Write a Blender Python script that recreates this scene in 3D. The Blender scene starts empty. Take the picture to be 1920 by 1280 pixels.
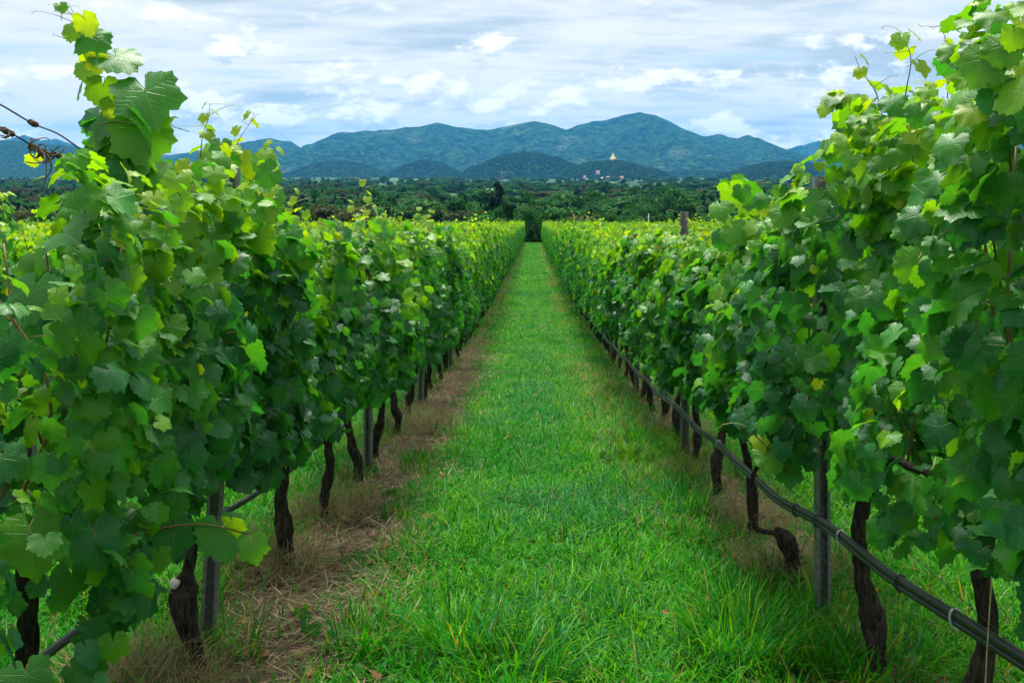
import bpy, math, random
import numpy as np
from mathutils import Matrix, Vector

rng = np.random.default_rng(7)
random.seed(7)
S = bpy.context.scene
COL = S.collection

# ------------------------------------------------------------------ camera
FPX = 1786.0                       # focal length in photo pixels (1920 wide)
VX, VY = 1000.0, 320.0             # where the level line of sight meets the picture
ZC = 1.57                          # eye height
cd = bpy.data.cameras.new('camera')
cam = bpy.data.objects.new('camera', cd)
COL.objects.link(cam)
cam.location = (0, 0, ZC)
cam.rotation_euler = (math.radians(90), 0, 0)
cd.sensor_width = 36.0
cd.lens = 36.0 * FPX / 1920.0
cd.shift_x = -(VX - 960.0) / 1920.0
cd.shift_y = -(640.0 - VY) / 1920.0
cd.clip_start = 0.05
cd.clip_end = 40000
S.camera = cam

# ------------------------------------------------------------------ world, sun, exposure
SUN_DIR = Vector((-0.06, 0.44, 0.89)).normalized()
SUN_EL = math.asin(SUN_DIR.z)
SUN_ROT = math.atan2(SUN_DIR.x, SUN_DIR.y)
SKY_STRENGTH = 0.072


class NT:
    """small node-tree helper"""
    def __init__(self, tree):
        self.t = tree

    def new(self, typ, ins=None, **props):
        n = self.t.nodes.new(typ)
        for k, v in props.items():
            setattr(n, k, v)
        if ins:
            for k, v in ins.items():
                s = n.inputs[k]
                if hasattr(v, 'is_linked') or isinstance(v, bpy.types.NodeSocket):
                    self.t.links.new(v, s)
                else:
                    s.default_value = v
        return n

    def math(self, op, a, b=0.0, c=0.0, clamp=False):
        n = self.new('ShaderNodeMath', {0: a, 1: b, 2: c}, operation=op)
        n.use_clamp = clamp
        return n.outputs[0]

    def vmath(self, op, a, b=(0, 0, 0)):
        n = self.new('ShaderNodeVectorMath', {0: a, 1: b}, operation=op)
        return n.outputs['Value'] if op in ('LENGTH', 'DOT_PRODUCT', 'DISTANCE') else n.outputs[0]

    def mix(self, f, a, b, blend='MIX'):
        n = self.new('ShaderNodeMix', data_type='RGBA', blend_type=blend)
        for sock, v in ((n.inputs[0], f), (n.inputs[6], a), (n.inputs[7], b)):
            if isinstance(v, bpy.types.NodeSocket):
                self.t.links.new(v, sock)
            else:
                sock.default_value = (*v, 1) if isinstance(v, tuple) and len(v) == 3 else v
        return n.outputs[2]

    def ramp(self, v, lo, hi, a=0.0, b=1.0, smooth=True):
        n = self.new('ShaderNodeMapRange', {'Value': v, 'From Min': lo, 'From Max': hi, 'To Min': a, 'To Max': b})
        n.interpolation_type = 'SMOOTHSTEP' if smooth else 'LINEAR'
        return n.outputs[0]

    def noise(self, vec, scale, detail=4.0, rough=0.5, dist=0.0):
        n = self.new('ShaderNodeTexNoise', {'Vector': vec, 'Scale': scale, 'Detail': detail, 'Roughness': rough, 'Distortion': dist})
        return n.outputs[0]


def make_world():
    w = bpy.data.worlds.new('World')
    S.world = w
    w.use_nodes = True
    w.node_tree.nodes.clear()
    N = NT(w.node_tree)
    sky = N.new('ShaderNodeTexSky', sky_type='NISHITA')
    sky.sun_disc = False
    sky.sun_elevation = SUN_EL
    sky.sun_rotation = SUN_ROT
    sky.air_density = 1.0
    sky.dust_density = 1.5
    co = N.new('ShaderNodeTexCoord').outputs['Generated']
    sep = N.new('ShaderNodeSeparateXYZ', {0: co})
    zz = N.math('MAXIMUM', sep.outputs[2], 0.0)
    # flat cloud deck: the view ray meets a high layer
    den = N.math('ADD', zz, 0.10)
    px = N.math('DIVIDE', sep.outputs[0], den)
    py = N.math('DIVIDE', sep.outputs[1], den)
    deck = N.new('ShaderNodeCombineXYZ', {0: N.math('MULTIPLY', px, 0.62), 1: py, 2: 3.7}).outputs[0]
    n1 = N.noise(deck, 1.25, 9.0, 0.55, 0.35)
    n2 = N.noise(N.vmath('ADD', deck, (7.3, 2.1, 0)), 0.8, 7.0, 0.52, 0.25)
    n3 = N.noise(N.vmath('ADD', deck, (1.3, 9.1, 5)), 4.5, 6.0, 0.6, 0.2)
    cover = N.ramp(N.math('ADD', n1, N.math('MULTIPLY', n3, 0.12)), 0.30, 0.58)
    # body shade of the deck: pale to blue-grey where it is thick
    shade = N.ramp(N.math('ADD', n2, N.math('MULTIPLY', N.math('SUBTRACT', n3, 0.5), 0.28)), 0.46, 0.66)
    deck_col = N.mix(shade, (7.3, 7.4, 7.4), (3.8, 4.6, 5.2))
    thin = N.mix(0.75, sky.outputs[0], (4.1, 5.4, 6.4))
    c0 = N.mix(N.math('MULTIPLY', cover, 0.93), thin, deck_col)
    # heaped clouds of a lower layer, seen from the side towards the horizon
    az = N.math('ARCTAN2', sep.outputs[0], sep.outputs[1])
    def heap(dz, det=10.0):
        v = N.new('ShaderNodeCombineXYZ', {0: N.math('MULTIPLY', az, 11.0),
                                           1: N.math('MULTIPLY', N.math('ADD', zz, dz), 24.0), 2: 2.6}).outputs[0]
        return N.noise(v, 1.0, det, 0.60, 0.05)
    h0 = heap(0.0)
    h1 = heap(0.020, 5.0)
    thr = N.ramp(zz, 0.02, 0.15, 0.44, 0.585, smooth=False)         # fewer and smaller heaps higher up
    d0 = N.math('SUBTRACT', h0, thr)
    hm = N.math('MULTIPLY', N.ramp(d0, -0.01, 0.085), N.ramp(zz, 0.13, 0.20, 1.0, 0.0))
    lit = N.ramp(N.math('SUBTRACT', h0, h1), -0.09, 0.10)
    heap_col = N.mix(lit, (4.3, 5.0, 5.6), (9.2, 9.1, 9.0))
    c1 = N.mix(N.math('MULTIPLY', hm, 0.92), c0, heap_col)
    # pale air right at the horizon
    c2 = N.mix(N.ramp(zz, 0.0, 0.07, 0.35, 0.0), c1, (5.2, 6.1, 6.6))
    bg = N.new('ShaderNodeBackground', {'Color': c2, 'Strength': SKY_STRENGTH})
    out = N.new('ShaderNodeOutputWorld', {'Surface': bg.outputs[0]})
    w.cycles.sampling_method = 'MANUAL'
    w.cycles.sample_map_resolution = 512


make_world()
sl = bpy.data.lights.new('sun', 'SUN')
sl.energy = 4.4
sl.angle = math.radians(24)
sl.color = (1.0, 0.95, 0.86)
sun = bpy.data.objects.new('sun', sl)
COL.objects.link(sun)
sun.rotation_euler = SUN_DIR.to_track_quat('Z', 'Y').to_euler()
sun.location = (0, 0, 50)

S.view_settings.view_transform = 'Standard'
S.view_settings.look = 'None'
S.view_settings.exposure = 1.0
S.view_settings.gamma = 1.0
S.view_settings.use_curve_mapping = False
S.render.engine = 'CYCLES'
cy = S.cycles
cy.max_bounces = 5
cy.diffuse_bounces = 2
cy.glossy_bounces = 2
cy.transmission_bounces = 3
cy.transparent_max_bounces = 8
cy.volume_bounces = 0
cy.caustics_reflective = False
cy.caustics_refractive = False
cy.use_denoising = True
cy.use_adaptive_sampling = True
cy.adaptive_threshold = 0.03


# ------------------------------------------------------------------ number helpers
def vnoise(x, y, seed=0):
    """smooth value noise in 0..1 on numpy arrays"""
    x = np.asarray(x, float); y = np.asarray(y, float)
    xi = np.floor(x).astype(np.int64); yi = np.floor(y).astype(np.int64)
    fx = x - xi; fy = y - yi
    fx = fx * fx * (3 - 2 * fx); fy = fy * fy * (3 - 2 * fy)
    def h(a, b):
        n = (a * 374761393 + b * 668265263 + seed * 974711) & 0x7fffffff
        n = ((n ^ (n >> 13)) * 1274126177) & 0x7fffffff
        return ((n ^ (n >> 16)) & 0xffff) / 65535.0
    a = h(xi, yi) * (1 - fx) + h(xi + 1, yi) * fx
    b = h(xi, yi + 1) * (1 - fx) + h(xi + 1, yi + 1) * fx
    return a * (1 - fy) + b * fy


def fbm(x, y, seed=0, octv=4):
    s = 0; a = 0.5; t = 0
    for i in range(octv):
        s = s + a * vnoise(x * 2 ** i, y * 2 ** i, seed + i * 17); t += a; a *= 0.5
    return s / t


def gz(Y):
    """height of the land along the view: down the vineyard slope, a drop, then the plain"""
    Y = np.asarray(Y, float)
    Yv = np.minimum(Y, 110)
    z = -0.1025 * Yv + 0.2 * np.log1p(np.exp((Yv - 20) / 4))
    u = np.maximum(Y - 110, 0)
    z = z - 12 * (1 - np.exp(-u / 60)) - 0.0025 * np.clip(Y - 300, 0, 4200)
    return z


def gxy(X, Y):
    X = np.asarray(X, float); Y = np.asarray(Y, float)
    near = np.exp(-np.maximum(np.abs(Y) - 20, 0) / 15)
    return gz(Y) + near * ((fbm(X * 1.7 + 9, Y * 1.7, 3, 3) - 0.5) * 0.07)


def norm(v):
    return v / np.maximum(np.linalg.norm(v, axis=-1, keepdims=True), 1e-9)


def at(px, py, Y):
    """the point at distance Y that the photograph shows at px, py"""
    return np.array([(px - VX) * Y / FPX, Y, ZC - (py - VY) * Y / FPX])


# ------------------------------------------------------------------ mesh helpers
class MB:
    """collects triangles with attributes; build() makes ONE mesh"""
    def __init__(self):
        self.v = []; self.f = []; self.m = []; self.c = []; self.l = []; self.n = 0

    def add(self, V, F, mat=0, tint=None, lco=None):
        V = np.asarray(V, float).reshape(-1, 3); F = np.asarray(F, int).reshape(-1, 3)
        self.v.append(V); self.f.append(F + self.n)
        self.m.append(np.full(len(F), mat, int))
        if tint is None:
            tint = np.full((len(V), 3), 0.5)
        tint = np.broadcast_to(np.asarray(tint, float), (len(V), 3))
        self.c.append(tint)
        self.l.append(np.zeros((len(V), 3)) if lco is None else lco)
        self.n += len(V)
        return self

    def mesh(self, name, mats, smooth=True):
        V = np.concatenate(self.v); F = np.concatenate(self.f); M = np.concatenate(self.m)
        me = bpy.data.meshes.new(name)
        me.vertices.add(len(V)); me.vertices.foreach_set('co', V.astype(np.float32).ravel())
        me.loops.add(len(F) * 3); me.loops.foreach_set('vertex_index', F.astype(np.int32).ravel())
        me.polygons.add(len(F)); me.polygons.foreach_set('loop_start', np.arange(0, len(F) * 3, 3, dtype=np.int32))
        if isinstance(mats, bpy.types.Material):
            mats = [mats]
        for m in mats:
            me.materials.append(m)
        me.polygons.foreach_set('material_index', M.astype(np.int32))
        me.polygons.foreach_set('use_smooth', np.full(len(F), bool(smooth)))
        C = np.concatenate(self.c)
        a = me.attributes.new('tint', 'FLOAT_COLOR', 'POINT')
        a.data.foreach_set('color', np.concatenate([C, np.ones((len(C), 1))], 1).astype(np.float32).ravel())
        L = np.concatenate(self.l)
        if np.any(L):
            a = me.attributes.new('lco', 'FLOAT_VECTOR', 'POINT')
            a.data.foreach_set('vector', L.astype(np.float32).ravel())
        me.update(calc_edges=True)
        return me

    def build(self, name, mats, parent=None, smooth=True, loc=None):
        return obj(name, self.mesh(name, mats, smooth), parent, loc)


def obj(name, data, parent=None, loc=None):
    o = bpy.data.objects.new(name, data)
    COL.objects.link(o)
    if parent is not None:
        o.parent = parent
    if loc is not None:
        o.location = loc
    return o


def tag(o, label=None, cat=None, group=None, kind=None):
    if label: o['label'] = label
    if cat: o['category'] = cat
    if group: o['group'] = group
    if kind: o['kind'] = kind
    return o


def empty(name, loc, label, cat, group=None):
    o = bpy.data.objects.new(name, None)
    COL.objects.link(o)
    o.empty_display_size = 0.1
    o.location = tuple(float(c) for c in loc)
    return tag(o, label, cat, group)


def tube(P, R, sides=8, cap=True, rough=0.0, seed=0):
    """tube along points P with radii R"""
    P = np.asarray(P, float); n = len(P)
    R = np.broadcast_to(np.asarray(R, float), (n,))
    T = norm(np.gradient(P, axis=0))
    ref = np.array([0.31, 0.17, 0.93]) if abs(T[0][2]) < 0.8 else np.array([0.95, 0.2, 0.1])
    U = norm(np.cross(T, ref)); W = np.cross(T, U)
    a = np.linspace(0, 2 * np.pi, sides, endpoint=False)
    rr = R[:, None] * np.ones((1, sides))
    if rough:
        r2 = np.random.default_rng(seed)
        rr = rr * (1 + rough * (vnoise(np.arange(n)[:, None] * 0.55 + seed, np.arange(sides)[None, :] * 0.9 + seed * 3, seed) - 0.5) * 2
                   + rough * 0.6 * (r2.random((n, sides)) - 0.5))
    V = P[:, None, :] + rr[..., None] * (np.cos(a)[None, :, None] * U[:, None, :] + np.sin(a)[None, :, None] * W[:, None, :])
    V = V.reshape(-1, 3)
    i = np.arange(n - 1)[:, None] * sides; j = np.arange(sides)[None, :]; k = (j + 1) % sides
    A = (i + j).ravel(); B = (i + k).ravel(); C = (i + sides + k).ravel(); D = (i + sides + j).ravel()
    F = np.concatenate([np.stack([A, B, C], 1), np.stack([A, C, D], 1)])
    if cap:
        V = np.concatenate([V, P[:1], P[-1:]])
        j = np.arange(sides); k = (j + 1) % sides
        b = (n - 1) * sides
        F = np.concatenate([F, np.stack([k, j, np.full(sides, n * sides)], 1), np.stack([b + j, b + k, np.full(sides, n * sides + 1)], 1)])
    return V, F


def box(c, s):
    c = np.asarray(c, float); s = np.asarray(s, float) / 2
    V = np.array([[x, y, z] for x in (-1, 1) for y in (-1, 1) for z in (-1, 1)]) * s + c
    Q = [(0, 1, 3, 2), (4, 6, 7, 5), (0, 4, 5, 1), (2, 3, 7, 6), (0, 2, 6, 4), (1, 5, 7, 3)]
    F = [t for q in Q for t in ((q[0], q[1], q[2]), (q[0], q[2], q[3]))]
    return V, F


def curve(P, n):
    """smooth points through P (Catmull-Rom)"""
    P = np.asarray(P, float)
    Q = np.concatenate([[2 * P[0] - P[1]], P, [2 * P[-1] - P[-2]]])
    out = []
    m = len(P) - 1
    for s in np.linspace(0, m - 1e-6, n):
        i = int(s); t = s - i
        a, b, c, d = Q[i:i + 4]
        out.append(0.5 * (2 * b + (c - a) * t + (2 * a - 5 * b + 4 * c - d) * t * t + (3 * b - a - 3 * c + d) * t ** 3))
    return np.array(out)


def frames(n, tip):
    """rotation matrices whose z is n and whose y leans towards tip"""
    z = norm(n); y = tip - (tip * z).sum(-1, keepdims=True) * z
    y = norm(y); x = np.cross(y, z)
    return np.stack([x, y, z], -1)


def scatter(mb, tmpl, R, t, s, tint, mat=0):
    """put copies of a template (V, F, lco) into one mesh"""
    V, F, L = tmpl
    n = len(t); k = len(V)
    W = np.einsum('nij,kj->nki', R * np.asarray(s)[:, None, None], V) + np.asarray(t)[:, None, :]
    FF = (F[None] + (np.arange(n) * k)[:, None, None]).reshape(-1, 3)
    mb.add(W.reshape(-1, 3), FF, mat, np.repeat(tint, k, 0), None if L is None else np.tile(L, (n, 1)))


# ------------------------------------------------------------------ materials
def mat_base(name):
    m = bpy.data.materials.new(name)
    m.use_nodes = True
    m.node_tree.nodes.clear()
    return m, NT(m.node_tree)


def finish(N, bsdf):
    N.new('ShaderNodeOutputMaterial', {'Surface': bsdf})


def m_plain(name, col, rough=0.6, metal=0.0, bump=0.0, bscale=60.0, var=0.25, spec=0.5):
    m, N = mat_base(name)
    co = N.new('ShaderNodeTexCoord').outputs['Object']
    n = N.noise(co, bscale, 5.0, 0.6)
    c = N.mix(N.ramp(n, 0.3, 0.7), tuple(x * (1 - var) for x in col), tuple(min(1, x * (1 + var)) for x in col))
    b = N.new('ShaderNodeBsdfPrincipled', {'Base Color': c, 'Roughness': rough, 'Metallic': metal, 'Specular IOR Level': spec})
    if bump:
        bn = N.new('ShaderNodeBump', {'Height': n, 'Strength': bump, 'Distance': 0.01})
        N.t.links.new(bn.outputs[0], b.inputs['Normal'])
    finish(N, b.outputs[0])
    return m


def m_leaf(name, veins=True, trans=0.46, rough=0.40, spec=0.42, tr_gain=(1.75, 1.45, 0.35), pale=0.32):
    m, N = mat_base(name)
    tint = N.new('ShaderNodeAttribute', attribute_name='tint').outputs['Color']
    col = tint
    rnd = N.new('ShaderNodeObjectInfo').outputs['Random']
    col = N.mix(0.5, col, N.mix(rnd, (0.68, 0.80, 0.95), (1.35, 1.22, 0.95)), 'MULTIPLY') if veins else col
    h = None
    if veins:
        lc = N.new('ShaderNodeAttribute', attribute_name='lco').outputs['Vector']
        sp = N.new('ShaderNodeSeparateXYZ', {0: lc})
        x, y = sp.outputs[0], sp.outputs[1]
        r = N.vmath('LENGTH', lc)
        th = N.math('ABSOLUTE', N.math('ARCTAN2', x, y))          # 0 at the tip
        step = math.radians(54)
        d = N.math('SUBTRACT', th, N.math('MULTIPLY', N.math('ROUND', N.math('DIVIDE', th, step)), step))
        ad = N.math('ABSOLUTE', d)
        dist = N.math('MULTIPLY', r, N.math('SINE', ad))
        main = N.ramp(dist, 0.006, 0.024, 1.0, 0.0)
        along = N.math('SUBTRACT', N.math('MULTIPLY', r, N.math('COSINE', ad)), N.math('MULTIPLY', dist, 0.85))
        f = N.math('ABSOLUTE', N.math('SUBTRACT', N.math('FRACT', N.math('MULTIPLY', along, 6.5)), 0.5))
        sec = N.math('MULTIPLY', N.ramp(f, 0.02, 0.12, 1.0, 0.0), N.ramp(r, 0.1, 0.3))
        vein = N.math('MAXIMUM', main, N.math('MULTIPLY', sec, 0.45))
        nz = N.noise(lc, 7.0, 4.0, 0.6)
        col = N.mix(N.ramp(nz, 0.3, 0.75), col, N.mix(0.6, col, (0.60, 0.74, 0.8), 'MULTIPLY'))
        spot = N.noise(N.vmath('ADD', lc, N.new('ShaderNodeCombineXYZ', {0: N.math('MULTIPLY', rnd, 37.0), 1: 0.0, 2: 0.0}).outputs[0]), 4.5, 5.0, 0.7)
        col = N.mix(N.math('MULTIPLY', N.ramp(spot, 0.68, 0.73), 0.55), col, (0.20, 0.15, 0.03))
        col = N.mix(N.math('MULTIPLY', vein, 0.26), col, (0.20, 0.32, 0.10))
        h = N.math('SUBTRACT', N.math('MULTIPLY', nz, 0.6), vein)
    back = N.new('ShaderNodeNewGeometry').outputs['Backfacing']
    under = N.mix(pale, col, (0.12, 0.20, 0.07))
    face = N.mix(back, col, under)
    b = N.new('ShaderNodeBsdfPrincipled', {'Base Color': face, 'Roughness': rough, 'Specular IOR Level': spec})
    if h is not None:
        bn = N.new('ShaderNodeBump', {'Height': h, 'Strength': 0.35, 'Distance': 0.004})
        N.t.links.new(bn.outputs[0], b.inputs['Normal'])
    tcol = N.mix(1.0, col, tr_gain, 'MULTIPLY')
    tr = N.new('ShaderNodeBsdfTranslucent', {'Color': tcol})
    mx = N.new('ShaderNodeMixShader', {0: trans, 1: b.outputs[0], 2: tr.outputs[0]})
    finish(N, mx.outputs[0])
    return m


def m_bark():
    m, N = mat_base('vine_bark')
    co = N.new('ShaderNodeTexCoord').outputs['Object']
    v = N.vmath('MULTIPLY', co, (1, 1, 0.16))
    n = N.noise(v, 70, 6, 0.65, 0.6)
    n2 = N.noise(co, 14, 4, 0.6)
    c = N.mix(N.ramp(n, 0.35, 0.7), (0.012, 0.009, 0.008), (0.090, 0.070, 0.058))
    c = N.mix(N.ramp(n2, 0.52, 0.72), c, (0.085, 0.070, 0.060))
    b = N.new('ShaderNodeBsdfPrincipled', {'Base Color': c, 'Roughness': 0.9, 'Specular IOR Level': 0.2})
    bn = N.new('ShaderNodeBump', {'Height': n, 'Strength': 1.0, 'Distance': 0.03})
    N.t.links.new(bn.outputs[0], b.inputs['Normal'])
    finish(N, b.outputs[0])
    return m


def m_ground():
    m, N = mat_base('earth_and_turf')
    co = N.new('ShaderNodeNewGeometry').outputs['Position']
    sp = N.new('ShaderNodeSeparateXYZ', {0: co})
    X, Y = sp.outputs[0], sp.outputs[1]
    flat = N.new('ShaderNodeCombineXYZ', {0: X, 1: Y, 2: 0.0}).outputs[0]
    n1 = N.noise(flat, 1.4, 5, 0.6)
    n2 = N.noise(flat, 24, 6, 0.7)
    n3 = N.noise(flat, 0.35, 4, 0.6)
    # herbicide strip at the foot of every row (rows every 2.6 m from +-1.3)
    ax = N.math('ABSOLUTE', N.math('SUBTRACT', N.math('FRACT', N.math('ADD', N.math('DIVIDE', N.math('SUBTRACT', X, 0.12), 2.6), 0.0)), 0.5))
    n4 = N.noise(flat, 3.6, 5, 0.65)
    wob = N.math('ADD', N.math('MULTIPLY', N.math('SUBTRACT', n1, 0.5), 1.3), N.math('MULTIPLY', N.math('SUBTRACT', n4, 0.5), 0.9))
    narrow = N.math('ADD', N.ramp(X, -0.2, 0.2, 0.0, 0.16), N.ramp(Y, 11, 24, 0.0, 0.16))
    strip = N.ramp(N.math('ADD', N.math('SUBTRACT', N.math('MULTIPLY', ax, 2.6), wob), narrow), 0.26, 0.40, 1.0, 0.0)
    inside = N.ramp(Y, 108, 112, 1.0, 0.0)
    soil = N.mix(N.ramp(n2, 0.3, 0.7), (0.045, 0.027, 0.020), (0.23, 0.145, 0.095))
    soil = N.mix(N.ramp(n1, 0.45, 0.7), soil, (0.050, 0.030, 0.024))
    turf = N.mix(N.ramp(n2, 0.3, 0.75), (0.012, 0.070, 0.008), (0.030, 0.14, 0.012))
    near = N.mix(N.math('MULTIPLY', strip, inside), turf, soil)
    # far plain: patchwork of plots and woodland floor
    vor = N.new('ShaderNodeTexVoronoi', {'Vector': flat, 'Scale': 0.006}).outputs['Color']
    sv = N.new('ShaderNodeSeparateColor', {0: vor}).outputs[0]
    plot = N.mix(N.ramp(sv, 0.45, 0.8), (0.012, 0.055, 0.018), (0.060, 0.14, 0.036))
    plot = N.mix(N.ramp(sv, 0.90, 0.93), plot, (0.20, 0.21, 0.10))
    plot = N.mix(N.ramp(N.noise(flat, 0.03, 5, 0.6), 0.35, 0.65, 0.0, 0.6), plot, (0.010, 0.048, 0.018))
    c = N.mix(N.ramp(Y, 112, 135), near, plot)
    b = N.new('ShaderNodeBsdfPrincipled', {'Base Color': c, 'Roughness': 0.95, 'Specular IOR Level': 0.15})
    bn = N.new('ShaderNodeBump', {'Height': n2, 'Strength': 0.8, 'Distance': 0.03})
    N.t.links.new(bn.outputs[0], b.inputs['Normal'])
    finish(N, b.outputs[0])
    return m


def m_hill(name, scale, dark, light, pale):
    m, N = mat_base(name)
    co = N.new('ShaderNodeNewGeometry').outputs['Position']
    n1 = N.noise(co, scale, 8, 0.7)
    n2 = N.noise(co, scale * 0.16, 5, 0.6)
    vo = N.new('ShaderNodeTexVoronoi', {'Vector': co, 'Scale': scale * 1.6}).outputs['Distance']
    c = N.mix(N.ramp(n1, 0.35, 0.68), dark, light)
    c = N.mix(N.ramp(n2, 0.56, 0.72, 0.0, 0.75), c, pale)
    c = N.mix(N.ramp(vo, 0.1, 0.7), c, N.mix(0.7, c, (0.45, 0.5, 0.5), 'MULTIPLY'))
    b = N.new('ShaderNodeBsdfPrincipled', {'Base Color': c, 'Roughness': 1.0, 'Specular IOR Level': 0.0})
    bn = N.new('ShaderNodeBump', {'Height': N.math('SUBTRACT', n1, vo), 'Strength': 1.0, 'Distance': 30.0})
    N.t.links.new(bn.outputs[0], b.inputs['Normal'])
    finish(N, b.outputs[0])
    return m


M_LEAF = m_leaf('grape_leaf')
M_FARLEAF = m_leaf('grape_leaf_far', veins=False)
M_GRASS = m_leaf('grass_blade', veins=False, trans=0.42, rough=0.45, spec=0.10, tr_gain=(1.5, 1.35, 0.4), pale=0.0)
M_TREE = m_leaf('tree_leaf', veins=False, trans=0.25, rough=0.7, spec=0.04, tr_gain=(1.3, 1.3, 0.5), pale=0.0)
M_DRY = m_leaf('dry_stalk', veins=False, trans=0.2, rough=0.8, spec=0.15, tr_gain=(1.2, 1.1, 0.8))
M_BARK = m_bark()
M_SHOOT = m_plain('vine_shoot_skin', (0.16, 0.095, 0.035), 0.55, var=0.4, bscale=12)
M_GREENSTEM = m_plain('green_stem_skin', (0.26, 0.30, 0.06), 0.5, var=0.3, bscale=20)
M_CANE = m_plain('brown_cane_skin', (0.075, 0.04, 0.02), 0.7, var=0.35, bscale=25)
M_STEEL = m_plain('galvanised_steel', (0.20, 0.215, 0.22), 0.45, 0.45, bump=0.15, bscale=45, var=0.3)
M_WOODPOST = m_plain('weathered_post', (0.10, 0.10, 0.095), 0.85, 0.0, bump=0.6, bscale=30, var=0.35)
M_WIRE = m_plain('wire_steel', (0.07, 0.065, 0.06), 0.5, 0.6)
M_HOSE = m_plain('black_polythene', (0.010, 0.014, 0.018), 0.42, 0.0, bscale=9, var=0.3, spec=0.6)
M_CLIP = m_plain('pale_clip_plastic', (0.42, 0.45, 0.46), 0.5)
M_BLUE = m_plain('blue_plastic', (0.02, 0.16, 0.50), 0.45)
M_CUT = m_plain('cut_wood', (0.55, 0.53, 0.48), 0.8, bump=0.3)
M_TWIG = m_plain('dead_tendril_bark', (0.10, 0.062, 0.045), 0.85, var=0.45, bscale=40)
M_STRING = m_plain('straw_string', (0.38, 0.30, 0.15), 0.8)
M_TRUNK = m_plain('tree_trunk_bark', (0.07, 0.055, 0.042), 0.9, bump=0.5, bscale=8)
M_GOLD = m_plain('gilded_plaster', (0.86, 0.62, 0.20), 0.38, 0.35, bscale=0.4, var=0.12)
M_WHITE = m_plain('white_wall_paint', (0.72, 0.71, 0.68), 0.8, bscale=0.6, var=0.1)
M_REDROOF = m_plain('red_roof_tiles', (0.42, 0.13, 0.10), 0.8, bscale=1.5, var=0.25)
M_BLUEROOF = m_plain('blue_metal_roofing', (0.22, 0.44, 0.66), 0.45, bscale=0.8, var=0.12)
M_GREYROOF = m_plain('pale_metal_roofing', (0.55, 0.57, 0.58), 0.5, bscale=0.8, var=0.12)
M_DARKGLASS = m_plain('dark_glass', (0.03, 0.035, 0.04), 0.2, bscale=1.0)
M_GROUND = m_ground()

# ------------------------------------------------------------------ ground
def grid_mesh(xs, ys, zf):
    XX, YY = np.meshgrid(xs, ys)
    V = np.stack([XX, YY, zf(XX, YY)], -1).reshape(-1, 3)
    nx, ny = len(xs), len(ys)
    i = np.arange(ny - 1)[:, None] * nx; j = np.arange(nx - 1)[None]
    A = (i + j).ravel(); B = A + 1; C = B + nx; D = A + nx
    return V, np.concatenate([np.stack([A, B, C], 1), np.stack([A, C, D], 1)])


xs = np.concatenate([-np.geomspace(8000, 4.2, 26), np.linspace(-4, 4, 97), np.geomspace(4.2, 8000, 26)])
ys = np.concatenate([[-60, -20, -6, -2], np.linspace(0, 14, 141), np.linspace(14.5, 112, 120), np.geomspace(114, 12000, 60)])
g = MB(); g.add(*grid_mesh(xs, ys, gxy))
ground = g.build('ground', M_GROUND)
tag(ground, 'grassy vineyard slope running down to the wooded plain', kind='structure')

# ------------------------------------------------------------------ hills
BASE = float(gz(5000)) - 1.0


def ridge(name, pts, Y0, front, back, seed, mat, label, nx=380, ny=90, rough=9.0):
    pts = np.array(pts, float)
    Xk = (pts[:, 0] - VX) * Y0 / FPX
    Zk = ZC - (pts[:, 1] - VY) * Y0 / FPX
    x = np.linspace(Xk[0], Xk[-1], nx)
    v = np.concatenate([np.linspace(-front, 0, int(ny * 0.75)), np.linspace(0, back, int(ny * 0.25) + 1)[1:]])
    def zf(XX, YY):
        vv = YY - Y0
        t = np.where(vv < 0, -vv / front, vv / back)
        w = front * 0.10
        warp = (fbm(XX / (w * 1.6) + 5, YY / (w * 2.2), seed, 3) - 0.5) * w * 2.2 * np.clip(t * 2.0, 0, 1)
        top = np.interp(XX + warp, Xk, Zk)
        sp = fbm(XX / w + 3, YY / (w * 2.4) + 7, seed + 5, 4)
        ridged = 1 - np.abs(sp - 0.5) * 4.2
        prof = (1 - t) ** 1.25 * (1 - 0.8 * np.clip(t * 2.2, 0, 1) * (1 - np.clip(ridged, 0, 1)))
        edge = np.clip((1 - np.abs(np.linspace(-1, 1, nx)))[None, :] * 12, 0, 1)
        n = (fbm(XX / 45.0, YY / 45.0, seed + 9, 3) - 0.5) * rough * 2
        return BASE + (top - BASE) * prof * edge + n * np.clip(1 - t, 0, 1) - t * 1.0
    m = MB(); m.add(*grid_mesh(x, v + Y0, zf))
    o = m.build(name, mat)
    return tag(o, label, kind='structure')


M_HILL = m_hill('forested_slope_far', 0.016, (0.003, 0.014, 0.008), (0.050, 0.125, 0.034), (0.15, 0.20, 0.09))
M_HILL2 = m_hill('forested_slope_near', 0.07, (0.012, 0.044, 0.012), (0.065, 0.15, 0.030), (0.14, 0.20, 0.06))
ridge('mountain_ridge', [(-900, 262), (-500, 245), (-200, 262), (0, 276), (150, 290), (330, 290), (420, 274), (480, 263), (505, 260),
      (528, 264), (545, 265), (567, 279), (585, 271), (600, 262), (640, 247), (655, 249), (680, 246), (740, 243), (765, 239), (795, 236), (818, 230),
      (835, 234), (860, 239), (920, 245), (940, 238), (970, 233), (1000, 226), (1030, 233), (1062, 244), (1085, 234), (1105, 229), (1130, 226), (1150, 221),
      (1175, 214), (1200, 210), (1222, 214), (1250, 225), (1282, 242), (1312, 254), (1328, 256), (1345, 251), (1365, 256), (1382, 259), (1402, 253),
      (1425, 260), (1465, 278), (1500, 290), (1570, 300), (1640, 280), (1720, 262), (1800, 268), (1920, 258), (2300, 250), (2800, 270)],
      7000, 2600, 900, 11, M_HILL, 'long blue forested mountain ridge across the horizon')
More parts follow.
